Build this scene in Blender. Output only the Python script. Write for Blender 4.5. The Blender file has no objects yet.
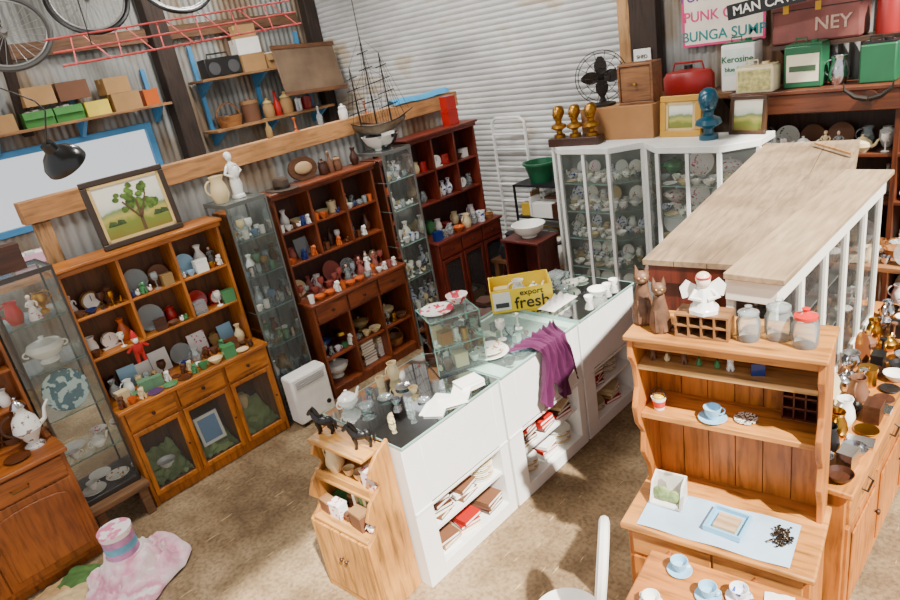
import bpy, bmesh, math, random
from mathutils import Vector, Matrix, noise as mn
pi=math.pi
S=bpy.context.scene; COL=S.collection
rng=random.Random(11)
# ------------------------------------------------------------ geometry
def box(x0,x1,y0,y1,z0,z1):
    V=[(x,y,z) for z in (z0,z1) for y in (y0,y1) for x in (x0,x1)]
    return V,[(0,2,3,1),(4,5,7,6),(0,1,5,4),(2,6,7,3),(0,4,6,2),(1,3,7,5)]
def cb(cx,cy,cz,sx,sy,sz): return box(cx-sx/2,cx+sx/2,cy-sy/2,cy+sy/2,cz-sz/2,cz+sz/2)
def J(*gs):
    V=[];F=[]
    for g in gs:
        o=len(V);V+=list(g[0]);F+=[tuple(i+o for i in f) for f in g[1]]
    return V,F
def T(g,loc=(0,0,0),rot=(0,0,0),s=1):
    s=(s,s,s) if not hasattr(s,'__len__') else s
    M=Matrix.Translation(loc)@Matrix.Rotation(rot[2],4,'Z')@Matrix.Rotation(rot[1],4,'Y')@Matrix.Rotation(rot[0],4,'X')@Matrix.Diagonal((*s,1))
    return [tuple(M@Vector(v)) for v in g[0]],g[1]
def lathe(prof,n=18,c=(0,0,0),wob=None):
    V=[];F=[];rings=[]
    for r,z in prof:
        if r<1e-6: rings.append([len(V)]);V.append((c[0],c[1],c[2]+z))
        else:
            rings.append(list(range(len(V),len(V)+n)))
            for k in range(n):
                a=2*pi*k/n; rr=r*(wob(a,z) if wob else 1)
                V.append((c[0]+rr*math.cos(a),c[1]+rr*math.sin(a),c[2]+z))
    for a,b in zip(rings,rings[1:]):
        for k in range(n):
            k2=(k+1)%n
            if len(a)==1 and len(b)==1: break
            if len(a)==1: F.append((a[0],b[k],b[k2]))
            elif len(b)==1: F.append((a[k],a[k2],b[0]))
            else: F.append((a[k],a[k2],b[k2],b[k]))
    return V,F
def cyl(r,z0,z1,n=18,c=(0,0,0)): return lathe([(0,z0),(r,z0),(r,z1),(0,z1)],n,c)
def ell(cx,cy,cz,rx,ry,rz,n=12,m=8):
    g=lathe([(math.sin(pi*i/m),-math.cos(pi*i/m)) for i in range(m+1)],n)
    return T(g,(cx,cy,cz),(0,0,0),(rx,ry,rz))
def tube(pts,r,n=6,closed=False):
    P=[Vector(p) for p in pts];N=len(P);V=[];F=[]
    rs=r if hasattr(r,'__len__') else [r]*N
    up=None
    for i,p in enumerate(P):
        if closed: t=(P[(i+1)%N]-P[i-1])
        else: t=P[min(i+1,N-1)]-P[max(i-1,0)]
        t.normalize()
        if up is None:
            up=Vector((0,0,1)) if abs(t.z)<.9 else Vector((1,0,0))
        a=up-t*up.dot(t)
        if a.length<1e-5: a=t.orthogonal()
        a.normalize();b=t.cross(a);up=a
        for k in range(n):
            an=2*pi*k/n;q=p+(a*math.cos(an)+b*math.sin(an))*rs[i];V.append(tuple(q))
    m=N if closed else N-1
    for i in range(m):
        j=(i+1)%N
        for k in range(n):
            k2=(k+1)%n;F.append((i*n+k,i*n+k2,j*n+k2,j*n+k))
    if not closed: F.append(tuple(range(n))[::-1]);F.append(tuple((N-1)*n+k for k in range(n)))
    return V,F
def prism(poly,a,b,ax):
    n=len(poly)
    def mk(p,t): return (t,p[0],p[1]) if ax=='x' else ((p[0],t,p[1]) if ax=='y' else (p[0],p[1],t))
    V=[mk(p,a) for p in poly]+[mk(p,b) for p in poly]
    F=[tuple(range(n)),tuple(range(n,2*n))[::-1]]+[(i,i+n,(i+1)%n+n,(i+1)%n) for i in range(n)]
    return V,F
def surf(f,nu,nv):
    V=[f(i/nu,j/nv) for j in range(nv+1) for i in range(nu+1)]
    F=[(j*(nu+1)+i,j*(nu+1)+i+1,(j+1)*(nu+1)+i+1,(j+1)*(nu+1)+i) for j in range(nv) for i in range(nu)]
    return V,F
def arc(cx,cz,rx,rz,a0,a1,n=8,y=0): return [(cx+rx*math.cos(a0+(a1-a0)*i/n),y,cz+rz*math.sin(a0+(a1-a0)*i/n)) for i in range(n+1)]
def ring(r,t,n=28,m=6,ax='z'):
    pts=[(r*math.cos(2*pi*i/n),r*math.sin(2*pi*i/n),0) for i in range(n)]
    if ax=='y': pts=[(p[0],0,p[1]) for p in pts]
    return tube(pts,t,m,True)
def ground(g):
    m=min(v[2] for v in g[0]);return [(v[0],v[1],v[2]-m) for v in g[0]],g[1]
# ------------------------------------------------------------ materials
MC={}
def nt(name):
    m=bpy.data.materials.new(name);m.use_nodes=True;t=m.node_tree
    return m,t,t.nodes['Principled BSDF']
def lin(c): return tuple(((x/255)/12.92 if x/255<=.04045 else ((x/255+.055)/1.055)**2.4) for x in c)
def noise(t,scale,sv=(1,1,1),detail=4,co='Object'):
    tc=t.nodes.new('ShaderNodeTexCoord');mp=t.nodes.new('ShaderNodeMapping');mp.inputs['Scale'].default_value=sv
    n=t.nodes.new('ShaderNodeTexNoise');n.inputs['Scale'].default_value=scale;n.inputs['Detail'].default_value=detail
    t.links.new(tc.outputs[co],mp.inputs[0]);t.links.new(mp.outputs[0],n.inputs['Vector']);return n
def ramp(t,src,stops):
    r=t.nodes.new('ShaderNodeValToRGB');e=r.color_ramp.elements
    while len(e)<len(stops): e.new(.5)
    for k,(p,c) in enumerate(stops): e[k].position=p;e[k].color=(*c,1)
    t.links.new(src,r.inputs[0]);return r
def paint(c,rough=.5,metal=0,var=.12,scale=6,bump=0):
    k=('p',c,rough,metal,var,scale)
    if k in MC: return MC[k]
    m,t,b=nt('paint');l=lin(c)
    n=noise(t,scale);r=ramp(t,n.outputs[0],[(.3,tuple(x*(1-var) for x in l)),(.7,tuple(min(1,x*(1+var*.6)) for x in l))])
    t.links.new(r.outputs[0],b.inputs['Base Color']);b.inputs['Roughness'].default_value=rough;b.inputs['Metallic'].default_value=metal
    MC[k]=m;return m
def wood(c,ax='x',rough=.42,var=.6):
    k=('w',c,ax,rough,var)
    if k in MC: return MC[k]
    m,t,b=nt('wood');l=lin(c)
    sv={'x':(1,9,9),'y':(9,1,9),'z':(9,9,1)}[ax]
    n=noise(t,4.5,sv,6);n.inputs['Distortion'].default_value=.5
    r=ramp(t,n.outputs[0],[(.28,tuple(x*(1-var) for x in l)),(.5,l),(.75,tuple(min(1,x*1.3) for x in l))])
    n2=noise(t,2.6,detail=4);r2=ramp(t,n2.outputs[0],[(.33,(.5,.45,.4)),(.6,(1,1,1))])
    mx=t.nodes.new('ShaderNodeMix');mx.data_type='RGBA';mx.blend_type='MULTIPLY';mx.inputs[0].default_value=.75 if var>.3 else .4
    t.links.new(r.outputs[0],mx.inputs[6]);t.links.new(r2.outputs[0],mx.inputs[7]);t.links.new(mx.outputs[2],b.inputs['Base Color']);b.inputs['Roughness'].default_value=rough
    bp=t.nodes.new('ShaderNodeBump');bp.inputs['Strength'].default_value=.12;t.links.new(n.outputs[0],bp.inputs['Height']);t.links.new(bp.outputs[0],b.inputs['Normal'])
    MC[k]=m;return m
def china(c,c2=None,scale=30,th=.6):
    k=('c',c,c2,scale)
    if k in MC: return MC[k]
    m,t,b=nt('china')
    if c2:
        n=noise(t,scale,detail=2);r=ramp(t,n.outputs[0],[(th,lin(c)),(th+.04,lin(c2))]);t.links.new(r.outputs[0],b.inputs['Base Color'])
    else: b.inputs['Base Color'].default_value=(*lin(c),1)
    b.inputs['Roughness'].default_value=.18
    MC[k]=m;return m
def glass(tint=(.95,.98,.965),body=.035,name='glass'):
    k=('g',tint,body)
    if k in MC: return MC[k]
    m=bpy.data.materials.new(name);m.use_nodes=True;t=m.node_tree;t.nodes.remove(t.nodes['Principled BSDF'])
    out=t.nodes['Material Output'];tr=t.nodes.new('ShaderNodeBsdfTransparent');tr.inputs[0].default_value=(*tint,1)
    gl=t.nodes.new('ShaderNodeBsdfGlossy');gl.inputs['Roughness'].default_value=.04
    df=t.nodes.new('ShaderNodeBsdfDiffuse');df.inputs[0].default_value=(*[min(1,x*.9) for x in tint],1)
    fr=t.nodes.new('ShaderNodeFresnel');fr.inputs[0].default_value=1.3
    a=t.nodes.new('ShaderNodeMixShader');a.inputs[0].default_value=body;b=t.nodes.new('ShaderNodeMixShader')
    t.links.new(tr.outputs[0],a.inputs[1]);t.links.new(df.outputs[0],a.inputs[2])
    t.links.new(fr.outputs[0],b.inputs[0]);t.links.new(a.outputs[0],b.inputs[1]);t.links.new(gl.outputs[0],b.inputs[2]);t.links.new(b.outputs[0],out.inputs[0])
    MC[k]=m;return m
PANE=glass();PANED=glass((.8,.91,.87),.1);PANET=glass((.66,.82,.77),.12);GW=glass((.88,.94,.94),.2)
GWB=glass((.45,.65,.8),.35);GWG=glass((.35,.65,.4),.4);GWR=glass((.75,.25,.2),.4);GWA=glass((.75,.5,.2),.4)
EDGE=paint((150,190,180),.2)
PINE=(182,106,32)
# ------------------------------------------------------------ objects
def mesh(geo,mat,sm=True):
    me=bpy.data.meshes.new('m');bm=bmesh.new()
    vs=[bm.verts.new(v) for v in geo[0]]
    for f in geo[1]:
        try: bm.faces.new([vs[i] for i in f])
        except ValueError: pass
    bmesh.ops.recalc_face_normals(bm,faces=bm.faces);bm.to_mesh(me);bm.free()
    me.materials.append(mat)
    if sm:
        me.polygons.foreach_set('use_smooth',[True]*len(me.polygons))
        me.set_sharp_from_angle(angle=.7)
    return me
def ob(name,geo,mat=None,parent=None,loc=(0,0,0),rot=(0,0,0),bev=0,label=None,scale=None):
    me=geo if isinstance(geo,bpy.types.Mesh) else (mesh(geo,mat) if geo else None)
    o=bpy.data.objects.new(name,me);COL.objects.link(o);o.location=loc;o.rotation_euler=rot
    if scale: o.scale=(scale,)*3
    if parent: o.parent=parent
    if bev:
        b=o.modifiers.new('b','BEVEL');b.width=bev;b.segments=2;b.limit_method='ANGLE'
    if label: o['label']=label
    return o
def tag(o,label,cat,group=None):
    o['label']=label;o['category']=cat
    if group: o['group']=group
    return o
def FR(x,y,z=0,deg=0): return Matrix.Translation((x,y,z))@Matrix.Rotation(math.radians(deg),4,'Z')
def root(name,F,label,cat,geo=None,mat=None,bev=0,group=None):
    o=ob(name,geo,mat,bev=bev);o.location=F.translation;o.rotation_euler=F.to_euler()
    if geo is None: o.empty_display_size=.1
    return tag(o,label,cat,group)
def struct(name,geo,mat,bev=0):
    o=ob(name,geo,mat,bev=bev);o['kind']='structure';return o
def textmesh(s,size,mat,ext=.0015):
    c=bpy.data.curves.new('t','FONT');c.body=s;c.size=size;c.extrude=ext;c.align_x='CENTER';c.align_y='CENTER';c.offset=size*.012
    t=bpy.data.objects.new('t',c);COL.objects.link(t);bpy.context.view_layer.update()
    me=bpy.data.meshes.new_from_object(t.evaluated_get(bpy.context.evaluated_depsgraph_get()))
    bpy.data.objects.remove(t);me.materials.clear();me.materials.append(mat);return me
def text(parent,s,size,mat,loc,rot=(pi/2,0,0)): return ob('lettering',textmesh(s,size,mat),None,parent,loc,rot)

# ------------------------------------------------------------ small goods
def P_cup(r=.042,h=.06):
    return [('',lathe([(0,0),(r*.5,0),(r*.5,.005),(r*.82,h*.4),(r,h),(r*.93,h),(r*.74,h*.42),(0,h*.15)]),'A'),
            ('handle',tube(arc(r*.86,h*.55,.022,.02,-pi/2,pi/2,6),.0035,5),'A')]
def P_saucer(): return [('',lathe([(0,0),(.03,0),(.035,.004),(.068,.014),(.066,.017),(.032,.007),(0,.006)],20),'A')]
def P_plate(r=.11): return [('',lathe([(0,0),(r*.55,0),(r*.62,.006),(r,.018),(r*.98,.022),(r*.6,.011),(0,.008)],24),'A')]
def P_splate(r=.11): 
    g=lathe([(0,0),(r*.55,0),(r*.62,.006),(r,.018),(r*.98,.022),(r*.6,.011),(0,.008)],24)
    return [('',ground(T(g,rot=(math.radians(74),0,0))),'A')]
def P_bowl(r=.085,h=.065): return [('',lathe([(0,0),(r*.45,0),(r*.45,.008),(r*.8,h*.45),(r,h),(r*.95,h),(r*.74,h*.48),(0,.016)],20),'A')]
def P_teapot():
    return [('',lathe([(0,0),(.045,0),(.048,.008),(.08,.05),(.076,.085),(.045,.112),(.04,.113),(0,.113)],20),'A'),
     ('lid',lathe([(.044,.113),(.036,.124),(.013,.134),(.008,.139),(.013,.149),(0,.156)],14),'A'),
     ('spout',tube([(.068,0,.045),(.1,0,.06),(.115,0,.095),(.135,0,.112)],[.018,.013,.01,.008],8),'A'),
     ('handle',tube(arc(-.07,.068,.045,.038,pi/2,3*pi/2,8),.006,6),'A')]
def P_jug():
    return [('',lathe([(0,0),(.04,0),(.042,.006),(.058,.05),(.05,.1),(.036,.135),(.044,.165),(.04,.165),(.032,.135),(.045,.1),(0,.02)],20,wob=lambda a,z:1+(.18*max(0,math.cos(a))**6 if z>.15 else 0)),'A'),
     ('handle',tube(arc(-.042,.1,.04,.045,pi/2,3*pi/2,8),.006,6),'A')]
def P_vase(): return [('',lathe([(0,0),(.032,0),(.034,.01),(.052,.06),(.05,.1),(.022,.15),(.02,.17),(.034,.2),(.03,.2),(.016,.17),(0,.16)],18),'A')]
def P_vaseb(): return [('',lathe([(0,0),(.03,0),(.045,.03),(.062,.09),(.058,.14),(.035,.155),(.04,.17),(.034,.17),(0,.15)],18),'A')]
def P_urn():
    return [('',lathe([(0,0),(.04,0),(.042,.01),(.016,.03),(.018,.045),(.055,.09),(.06,.13),(.045,.165),(.055,.18),(.048,.18),(0,.15)],18),'A'),
      ('handle',tube(arc(-.055,.13,.03,.035,pi/2,3*pi/2,6),.005,5),'A'),('handle',tube(arc(.055,.13,.03,.035,-pi/2,pi/2,6),.005,5),'A')]
def P_bottle(): return [('',lathe([(0,0),(.035,0),(.037,.008),(.037,.11),(.014,.145),(.013,.19),(.016,.195),(0,.195)],16),'A'),('stopper',lathe([(.011,.195),(.012,.2),(.017,.215),(0,.228)],10),'B')]
def P_decanter(): return [('',lathe([(0,0),(.045,0),(.06,.02),(.055,.07),(.018,.11),(.016,.15),(.024,.165),(0,.165)],16),'A'),('stopper',lathe([(.01,.165),(.024,.19),(.014,.21),(0,.22)],8),'A')]
def P_jar(): return [('',lathe([(0,0),(.05,0),(.055,.01),(.058,.1),(.045,.13),(.045,.14),(0,.14)],18),'A'),('lid',lathe([(.05,.138),(.05,.152),(.02,.163),(.012,.17),(.018,.184),(0,.19)],16),'B')]
def P_goblet(): return [('',lathe([(0,0),(.032,0),(.03,.004),(.006,.012),(.005,.07),(.02,.08),(.036,.11),(.033,.15),(.03,.15),(.032,.11),(0,.086)],16),'A')]
def P_tumbler(): return [('',lathe([(0,0),(.028,0),(.034,.09),(.031,.09),(.026,.01),(0,.01)],14),'A')]
def P_lady():
    return [('',J(lathe([(0,0),(.05,0),(.048,.02),(.036,.07),(.018,.11),(.017,.115),(.026,.135),(.024,.15),(.009,.16),(.009,.168),(0,.168)],16,wob=lambda a,z:1+(.07*math.sin(7*a) if z<.08 else 0)),
       tube([(-.024,0,.15),(-.04,-.01,.125),(-.015,-.03,.115)],.007,6),tube([(.024,0,.15),(.042,0,.13),(.036,-.02,.105)],.007,6)),'A'),
       ('head',ell(0,-.002,.182,.015,.016,.019),'S'),('hair',J(ell(0,.005,.188,.017,.016,.018),ell(0,.014,.19,.009,.009,.009)),'B')]
def P_dog():
    return [('',J(ell(0,.01,.045,.03,.035,.045),ell(0,-.01,.06,.024,.022,.034),tube([(-.014,-.02,.06),(-.015,-.03,.004)],[.01,.009]),tube([(.014,-.02,.06),(.015,-.03,.004)],[.01,.009]),ell(-.022,0,.015,.014,.028,.015),ell(.022,0,.015,.014,.028,.015),tube([(0,.035,.02),(.02,.055,.01),(.035,.045,.008)],[.008,.006,.004])),'A'),
      ('head',J(ell(0,-.018,.102,.022,.024,.021),ell(0,-.042,.096,.01,.014,.009),ell(-.021,-.01,.1,.006,.012,.02),ell(.021,-.01,.1,.006,.012,.02)),'A')]
def P_bird():
    return [('',J(ell(0,0,.032,.03,.045,.03),tube([(0,-.03,.04),(0,-.045,.065),(0,-.04,.085)],[.014,.01,.01]),ell(0,-.045,.09,.013,.017,.013),tube([(0,.03,.04),(0,.07,.055)],[.018,.006])),'A'),('beak',tube([(0,-.058,.09),(0,-.078,.086)],[.005,.001]),'B')]
def P_candle(): return [('',lathe([(0,0),(.04,0),(.04,.006),(.012,.016),(.009,.03),(.016,.045),(.008,.06),(.008,.13),(.014,.14),(.022,.15),(.022,.16),(0,.158)],16),'A')]
def P_tin(): return [('',cb(0,0,.05,.11,.08,.1),'A'),('lid',cb(0,0,.108,.114,.084,.016),'B')]
def P_cyltin(): return [('',cyl(.05,0,.1,20),'A'),('lid',J(cyl(.053,.1,.12,20),cyl(.012,.12,.13,10)),'B')]
def P_book(): return [('',J(box(-.08,.08,-.11,.11,0,.003),box(-.08,.08,-.11,.11,.025,.028),box(-.08,-.076,-.11,.11,0,.028)),'A'),('pages',box(-.075,.075,-.105,.105,.003,.025),'W')]
def P_sbook(): return [('',J(box(-.014,-.011,-.07,.07,0,.2),box(.011,.014,-.07,.07,0,.2),box(-.014,.014,-.073,-.07,0,.2)),'A'),('pages',box(-.011,.011,-.069,.066,.004,.195),'W')]
def P_tureen():
    return [('',lathe([(0,0),(.06,0),(.06,.01),(.035,.025),(.09,.06),(.115,.1),(.112,.11),(0,.11)],22),'A'),('lid',lathe([(.114,.11),(.1,.135),(.04,.155),(.012,.16),(.018,.178),(0,.185)],22),'A'),
      ('handle',tube(arc(-.108,.09,.03,.02,pi/2,3*pi/2,6),.006,5),'A'),('handle',tube(arc(.108,.09,.03,.02,-pi/2,pi/2,6),.006,5),'A')]
def P_clock(): return [('',J(ground(T(cyl(.07,0,.04,24),rot=(pi/2,0,0))),box(-.08,.08,-.045,.01,-.0,.012)),'A'),('clock_face',T(cyl(.058,0,.004,24),(0,-.04,.07),(pi/2,0,0)),'W'),('clock_hand',box(-.002,.002,-.047,-.044,.07,.115),'K')]
def P_frame(): return [('',T(J(box(-.08,.08,0,.012,0,.02),box(-.08,.08,0,.012,.18,.2),box(-.08,-.062,0,.012,.02,.18),box(.062,.08,0,.012,.02,.18)),rot=(-.2,0,0)),'A'),('picture',T(box(-.062,.062,.004,.01,.02,.18),rot=(-.2,0,0)),'B')]
def P_basket(): return [('',lathe([(0,0),(.07,0),(.09,.07),(.085,.07),(.066,.01),(0,.01)],18,wob=lambda a,z:1+.03*math.sin(18*a)),'A'),('handle',tube(arc(0,.06,.085,.09,0,pi,10),.005,5),'A')]
def P_cardbox(): return [('',J(box(-.15,.15,-.1,-.096,0,.16),box(-.15,.15,.096,.1,0,.16),box(-.15,-.146,-.096,.096,0,.16),box(.146,.15,-.096,.096,0,.16),box(-.146,.146,-.096,.096,0,.004)),'A'),('box_flap',T(box(-.15,.15,-.08,0,-.002,.002),(0,-.1,.16),(1.3,0,0)),'A'),('box_flap',T(box(-.15,.15,0,.09,-.002,.002),(0,.1,.16),(-.4,0,0)),'A'),('contents',J(ell(-.07,0,.13,.06,.07,.045),ell(.06,.01,.12,.07,.06,.05),box(-.03,.03,-.07,.03,.1,.175)),'W')]
def P_closedbox(): return [('',box(-.14,.14,-.1,.1,0,.17),'A'),('packing_tape',box(-.1402,.1402,-.02,.02,.12,.1712),'B')]
K={'teacup':(.1,.09,.06,'teacup','cup','teacups',P_cup),'saucer':(.14,.14,.017,'saucer','saucer','saucers',P_saucer),'plate':(.22,.22,.022,'plate lying flat','plate','plates',P_plate),
'splate':(.22,.09,.21,'standing plate','plate','standing plates',P_splate),'bowl':(.17,.17,.065,'bowl','bowl','bowls',P_bowl),'teapot':(.26,.16,.156,'teapot','teapot','teapots',P_teapot),
'jug':(.14,.12,.165,'jug','jug','jugs',P_jug),'vase':(.105,.105,.2,'slim vase','vase','vases',P_vase),'pot':(.125,.125,.17,'rounded vase','vase','rounded vases',P_vaseb),'urn':(.18,.12,.18,'footed urn','urn','urns',P_urn),
'bottle':(.075,.075,.228,'bottle','bottle','bottles',P_bottle),'decanter':(.12,.12,.22,'decanter','decanter','decanters',P_decanter),'jar':(.12,.12,.19,'lidded jar','jar','lidded jars',P_jar),
'goblet':(.075,.075,.15,'stemmed goblet','glass','goblets',P_goblet),'tumbler':(.07,.07,.09,'tumbler','glass','tumblers',P_tumbler),'lady':(.1,.1,.205,'lady figurine','figurine','lady figurines',P_lady),
'dog':(.07,.1,.125,'dog figurine','figurine','dog figurines',P_dog),'bird':(.062,.15,.1,'bird figurine','figurine','bird figurines',P_bird),'candle':(.082,.082,.16,'candlestick','candlestick','candlesticks',P_candle),
'tin':(.115,.085,.116,'small lidded box','box','small boxes',P_tin),'canister':(.107,.107,.13,'round canister','canister','canisters',P_cyltin),'book':(.16,.22,.028,'book lying flat','book','books',P_book),'sbook':(.03,.145,.2,'upright book','book','upright books',P_sbook),
'tureen':(.28,.23,.185,'covered tureen','tureen','tureens',P_tureen),'clock':(.16,.06,.14,'mantel clock','clock','clocks',P_clock),'photo':(.16,.05,.2,'small framed picture','picture','small framed pictures',P_frame),
'basket':(.18,.18,.15,'basket','basket','baskets',P_basket),'carton':(.3,.2,.2,'open carton','box','cartons',P_cardbox),'cbox':(.28,.2,.172,'closed carton','box','closed cartons',P_closedbox)}
NAME={'splate':'plate','pot':'vase','lady':'figurine','dog':'dog_figurine','bird':'bird_figurine','candle':'candlestick','tin':'small_box','sbook':'book','photo':'picture_frame','clock':'mantel_clock','carton':'cardboard_box','cbox':'cardboard_box','tureen':'tureen'}
W_=china((240,238,230));SKIN=china((226,180,150));BLK=paint((22,20,20),.35);WHT=paint((238,234,226),.6)
C={'white china':(W_,W_),'cream china':(china((218,196,150)),)*2,'blue and white china':(china((232,232,236),(40,70,150),24,.56),)*2,'green china':(china((70,130,80)),)*2,'pink floral china':(china((242,234,228),(205,80,110)),)*2,
'red glazed':(china((165,28,22)),)*2,'brown glazed':(china((92,50,26)),)*2,'dark blue':(china((30,50,110)),)*2,'pale blue china':(china((150,195,220)),)*2,'clear glass':(GW,GW),'blue glass':(GWB,GWB),'green glass':(GWG,GWG),'red glass':(GWR,GWR),'amber glass':(GWA,GWA),
'brass':(paint((190,140,50),.28,1),)*2,'silver':(paint((200,200,205),.22,1),)*2,'black':(BLK,BLK),'gold-rimmed floral china':(china((242,238,226),(190,130,50),34),)*2,'green floral china':(china((240,238,226),(70,120,70),26),)*2,
'wicker':(wood((165,110,60)),)*2,'cardboard':(paint((170,130,82),.8),paint((205,180,120),.4)),'dark wood':(wood((70,36,18)),)*2,'light wood':(wood((200,150,90)),)*2,'purple':(china((90,50,100)),)*2,'orange':(china((200,96,40)),)*2,'yellow':(china((215,175,60)),)*2,'brown':(paint((110,70,45),.7),paint((150,110,70),.6))}
PC={}
def put(kind,col,M,x,y,z,rz=0,s=1,where='',grp=None,label=None,mats=None):
    w,d,h,desc,cat,pl,fn=K[kind]
    A,B=mats or C[col]
    key=(kind,A.name,B.name)
    if key not in PC:
        mm={'A':A,'B':B,'S':SKIN,'W':WHT,'K':BLK}
        PC[key]=[(pn,mesh(g,mm[r])) for pn,g,r in fn()]
    parts=PC[key]
    o=ob(NAME.get(kind,kind),parts[0][1]);p=M@Vector((x,y,z));o.location=p;o.rotation_euler=(0,0,M.to_euler().z+rz);o.scale=(s,)*3
    L=label or (col+' '+desc+' '+where).strip()
    if len(L.split())>12: L=' '.join([col.split()[-1],desc]+where.split())
    if len(L.split())<4: L+=' on the shelf'
    tag(o,L,cat,grp)
    for pn,me in parts[1:]: ob(pn,me,None,o)
    return o
def fill(M,x0,x1,y,z,hmax,kinds,cols,where,gap=(.001,.012),smin=.68,smax=.95,dmax=.3,skip=.0):
    x=x0
    while x<x1-.035:
        ok=False
        for _ in range(8):
            k=rng.choice(kinds);w,d,h=K[k][:3];s=min(rng.uniform(smin,smax),(hmax-.006)/h,dmax/d)
            if s>=.4 and x+w*s<=x1: ok=True;break
        if not ok: x+=.03;continue
        if rng.random()>=skip: put(k,rng.choice(cols),M,x+w*s/2,y,z,rng.choice([0,0,.1,-.12]),s,where,K[k][5]+' '+where)
        x+=w*s+rng.uniform(*gap)
# ------------------------------------------------------------ furniture
def glz(x0,x1,y,z0,z1): return ([(x0,y,z0),(x1,y,z0),(x1,y,z1),(x0,y,z1)],[(0,1,2,3)])
def glx(x,y0,y1,z0,z1): return ([(x,y0,z0),(x,y1,z0),(x,y1,z1),(x,y0,z1)],[(0,1,2,3)])
def glh(x0,x1,y0,y1,z): return ([(x0,y0,z),(x1,y0,z),(x1,y1,z),(x0,y1,z)],[(0,1,2,3)])
def planks(x0,x1,y0,y1,z0,z1,n):
    w=(x1-x0)/n;return J(*[box(x0+i*w+.002,x0+(i+1)*w-.002,y0,y1,z0,z1) for i in range(n)],box(x0,x1,y1-.002,y1,z0,z1))
KNOB=lathe([(0,0),(.007,0),(.006,.01),(.015,.02),(.013,.028),(0,.031)],12)
def drawer(R,x0,x1,z0,z1,y,mw,mk,knobs=1,pull=False,dp=.2):
    d=ob('drawer',box(x0+.004,x1-.004,y-.014,y+dp,z0+.004,z1-.004),mw,R,bev=.004)
    if pull:
        ob('handle',tube([((x0+x1)/2-.05,y-.014,(z0+z1)/2),((x0+x1)/2-.045,y-.035,(z0+z1)/2-.012),((x0+x1)/2+.045,y-.035,(z0+z1)/2-.012),((x0+x1)/2+.05,y-.014,(z0+z1)/2)],.005),mk,d)
    else:
        for i in range(knobs):
            xx=x0+(x1-x0)*(i+1)/(knobs+1)
            ob('knob',T(KNOB,(xx,y-.014,(z0+z1)/2),(pi/2,0,0)),mk,d)
    return d
def gdoor(R,x0,x1,z0,z1,y,mw,mk,cross=False):
    t=.035
    d=ob('door',J(box(x0+.003,x0+t,y-.012,y+.008,z0,z1),box(x1-t,x1-.003,y-.012,y+.008,z0,z1),box(x0+t,x1-t,y-.012,y+.008,z0,z0+t),box(x0+t,x1-t,y-.012,y+.008,z1-t,z1)),mw,R,bev=.003)
    ob('glass_pane',glz(x0+t,x1-t,y,z0+t,z1-t),PANE,d)
    ob('knob',T(KNOB,(x1-t/2,y-.012,(z0+z1)/2),(pi/2,0,0),.6),mk,d)
def pdoor(R,x0,x1,z0,z1,y,mw,mk,arched=True,ks=1):
    d=ob('door',box(x0+.004,x1-.004,y-.014,y+.004,z0,z1),mw,R,bev=.003)
    c=(x0+x1)/2;w=(x1-x0)/2-.05
    top=[(c+w*math.cos(a),z1-.1+(.055*math.sin(a) if arched else .05)) for a in [pi*i/8 for i in range(9)]]
    ob('door_panel',prism([(c-w,z0+.05),(c+w,z0+.05)]+top,y-.024,y-.013,'y'),mw,d,bev=.006)
    ob('knob',T(KNOB,(c+ks*(w+.025),y-.014,(z0+z1)/2+.03),(pi/2,0,0)),mk,d)
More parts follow.
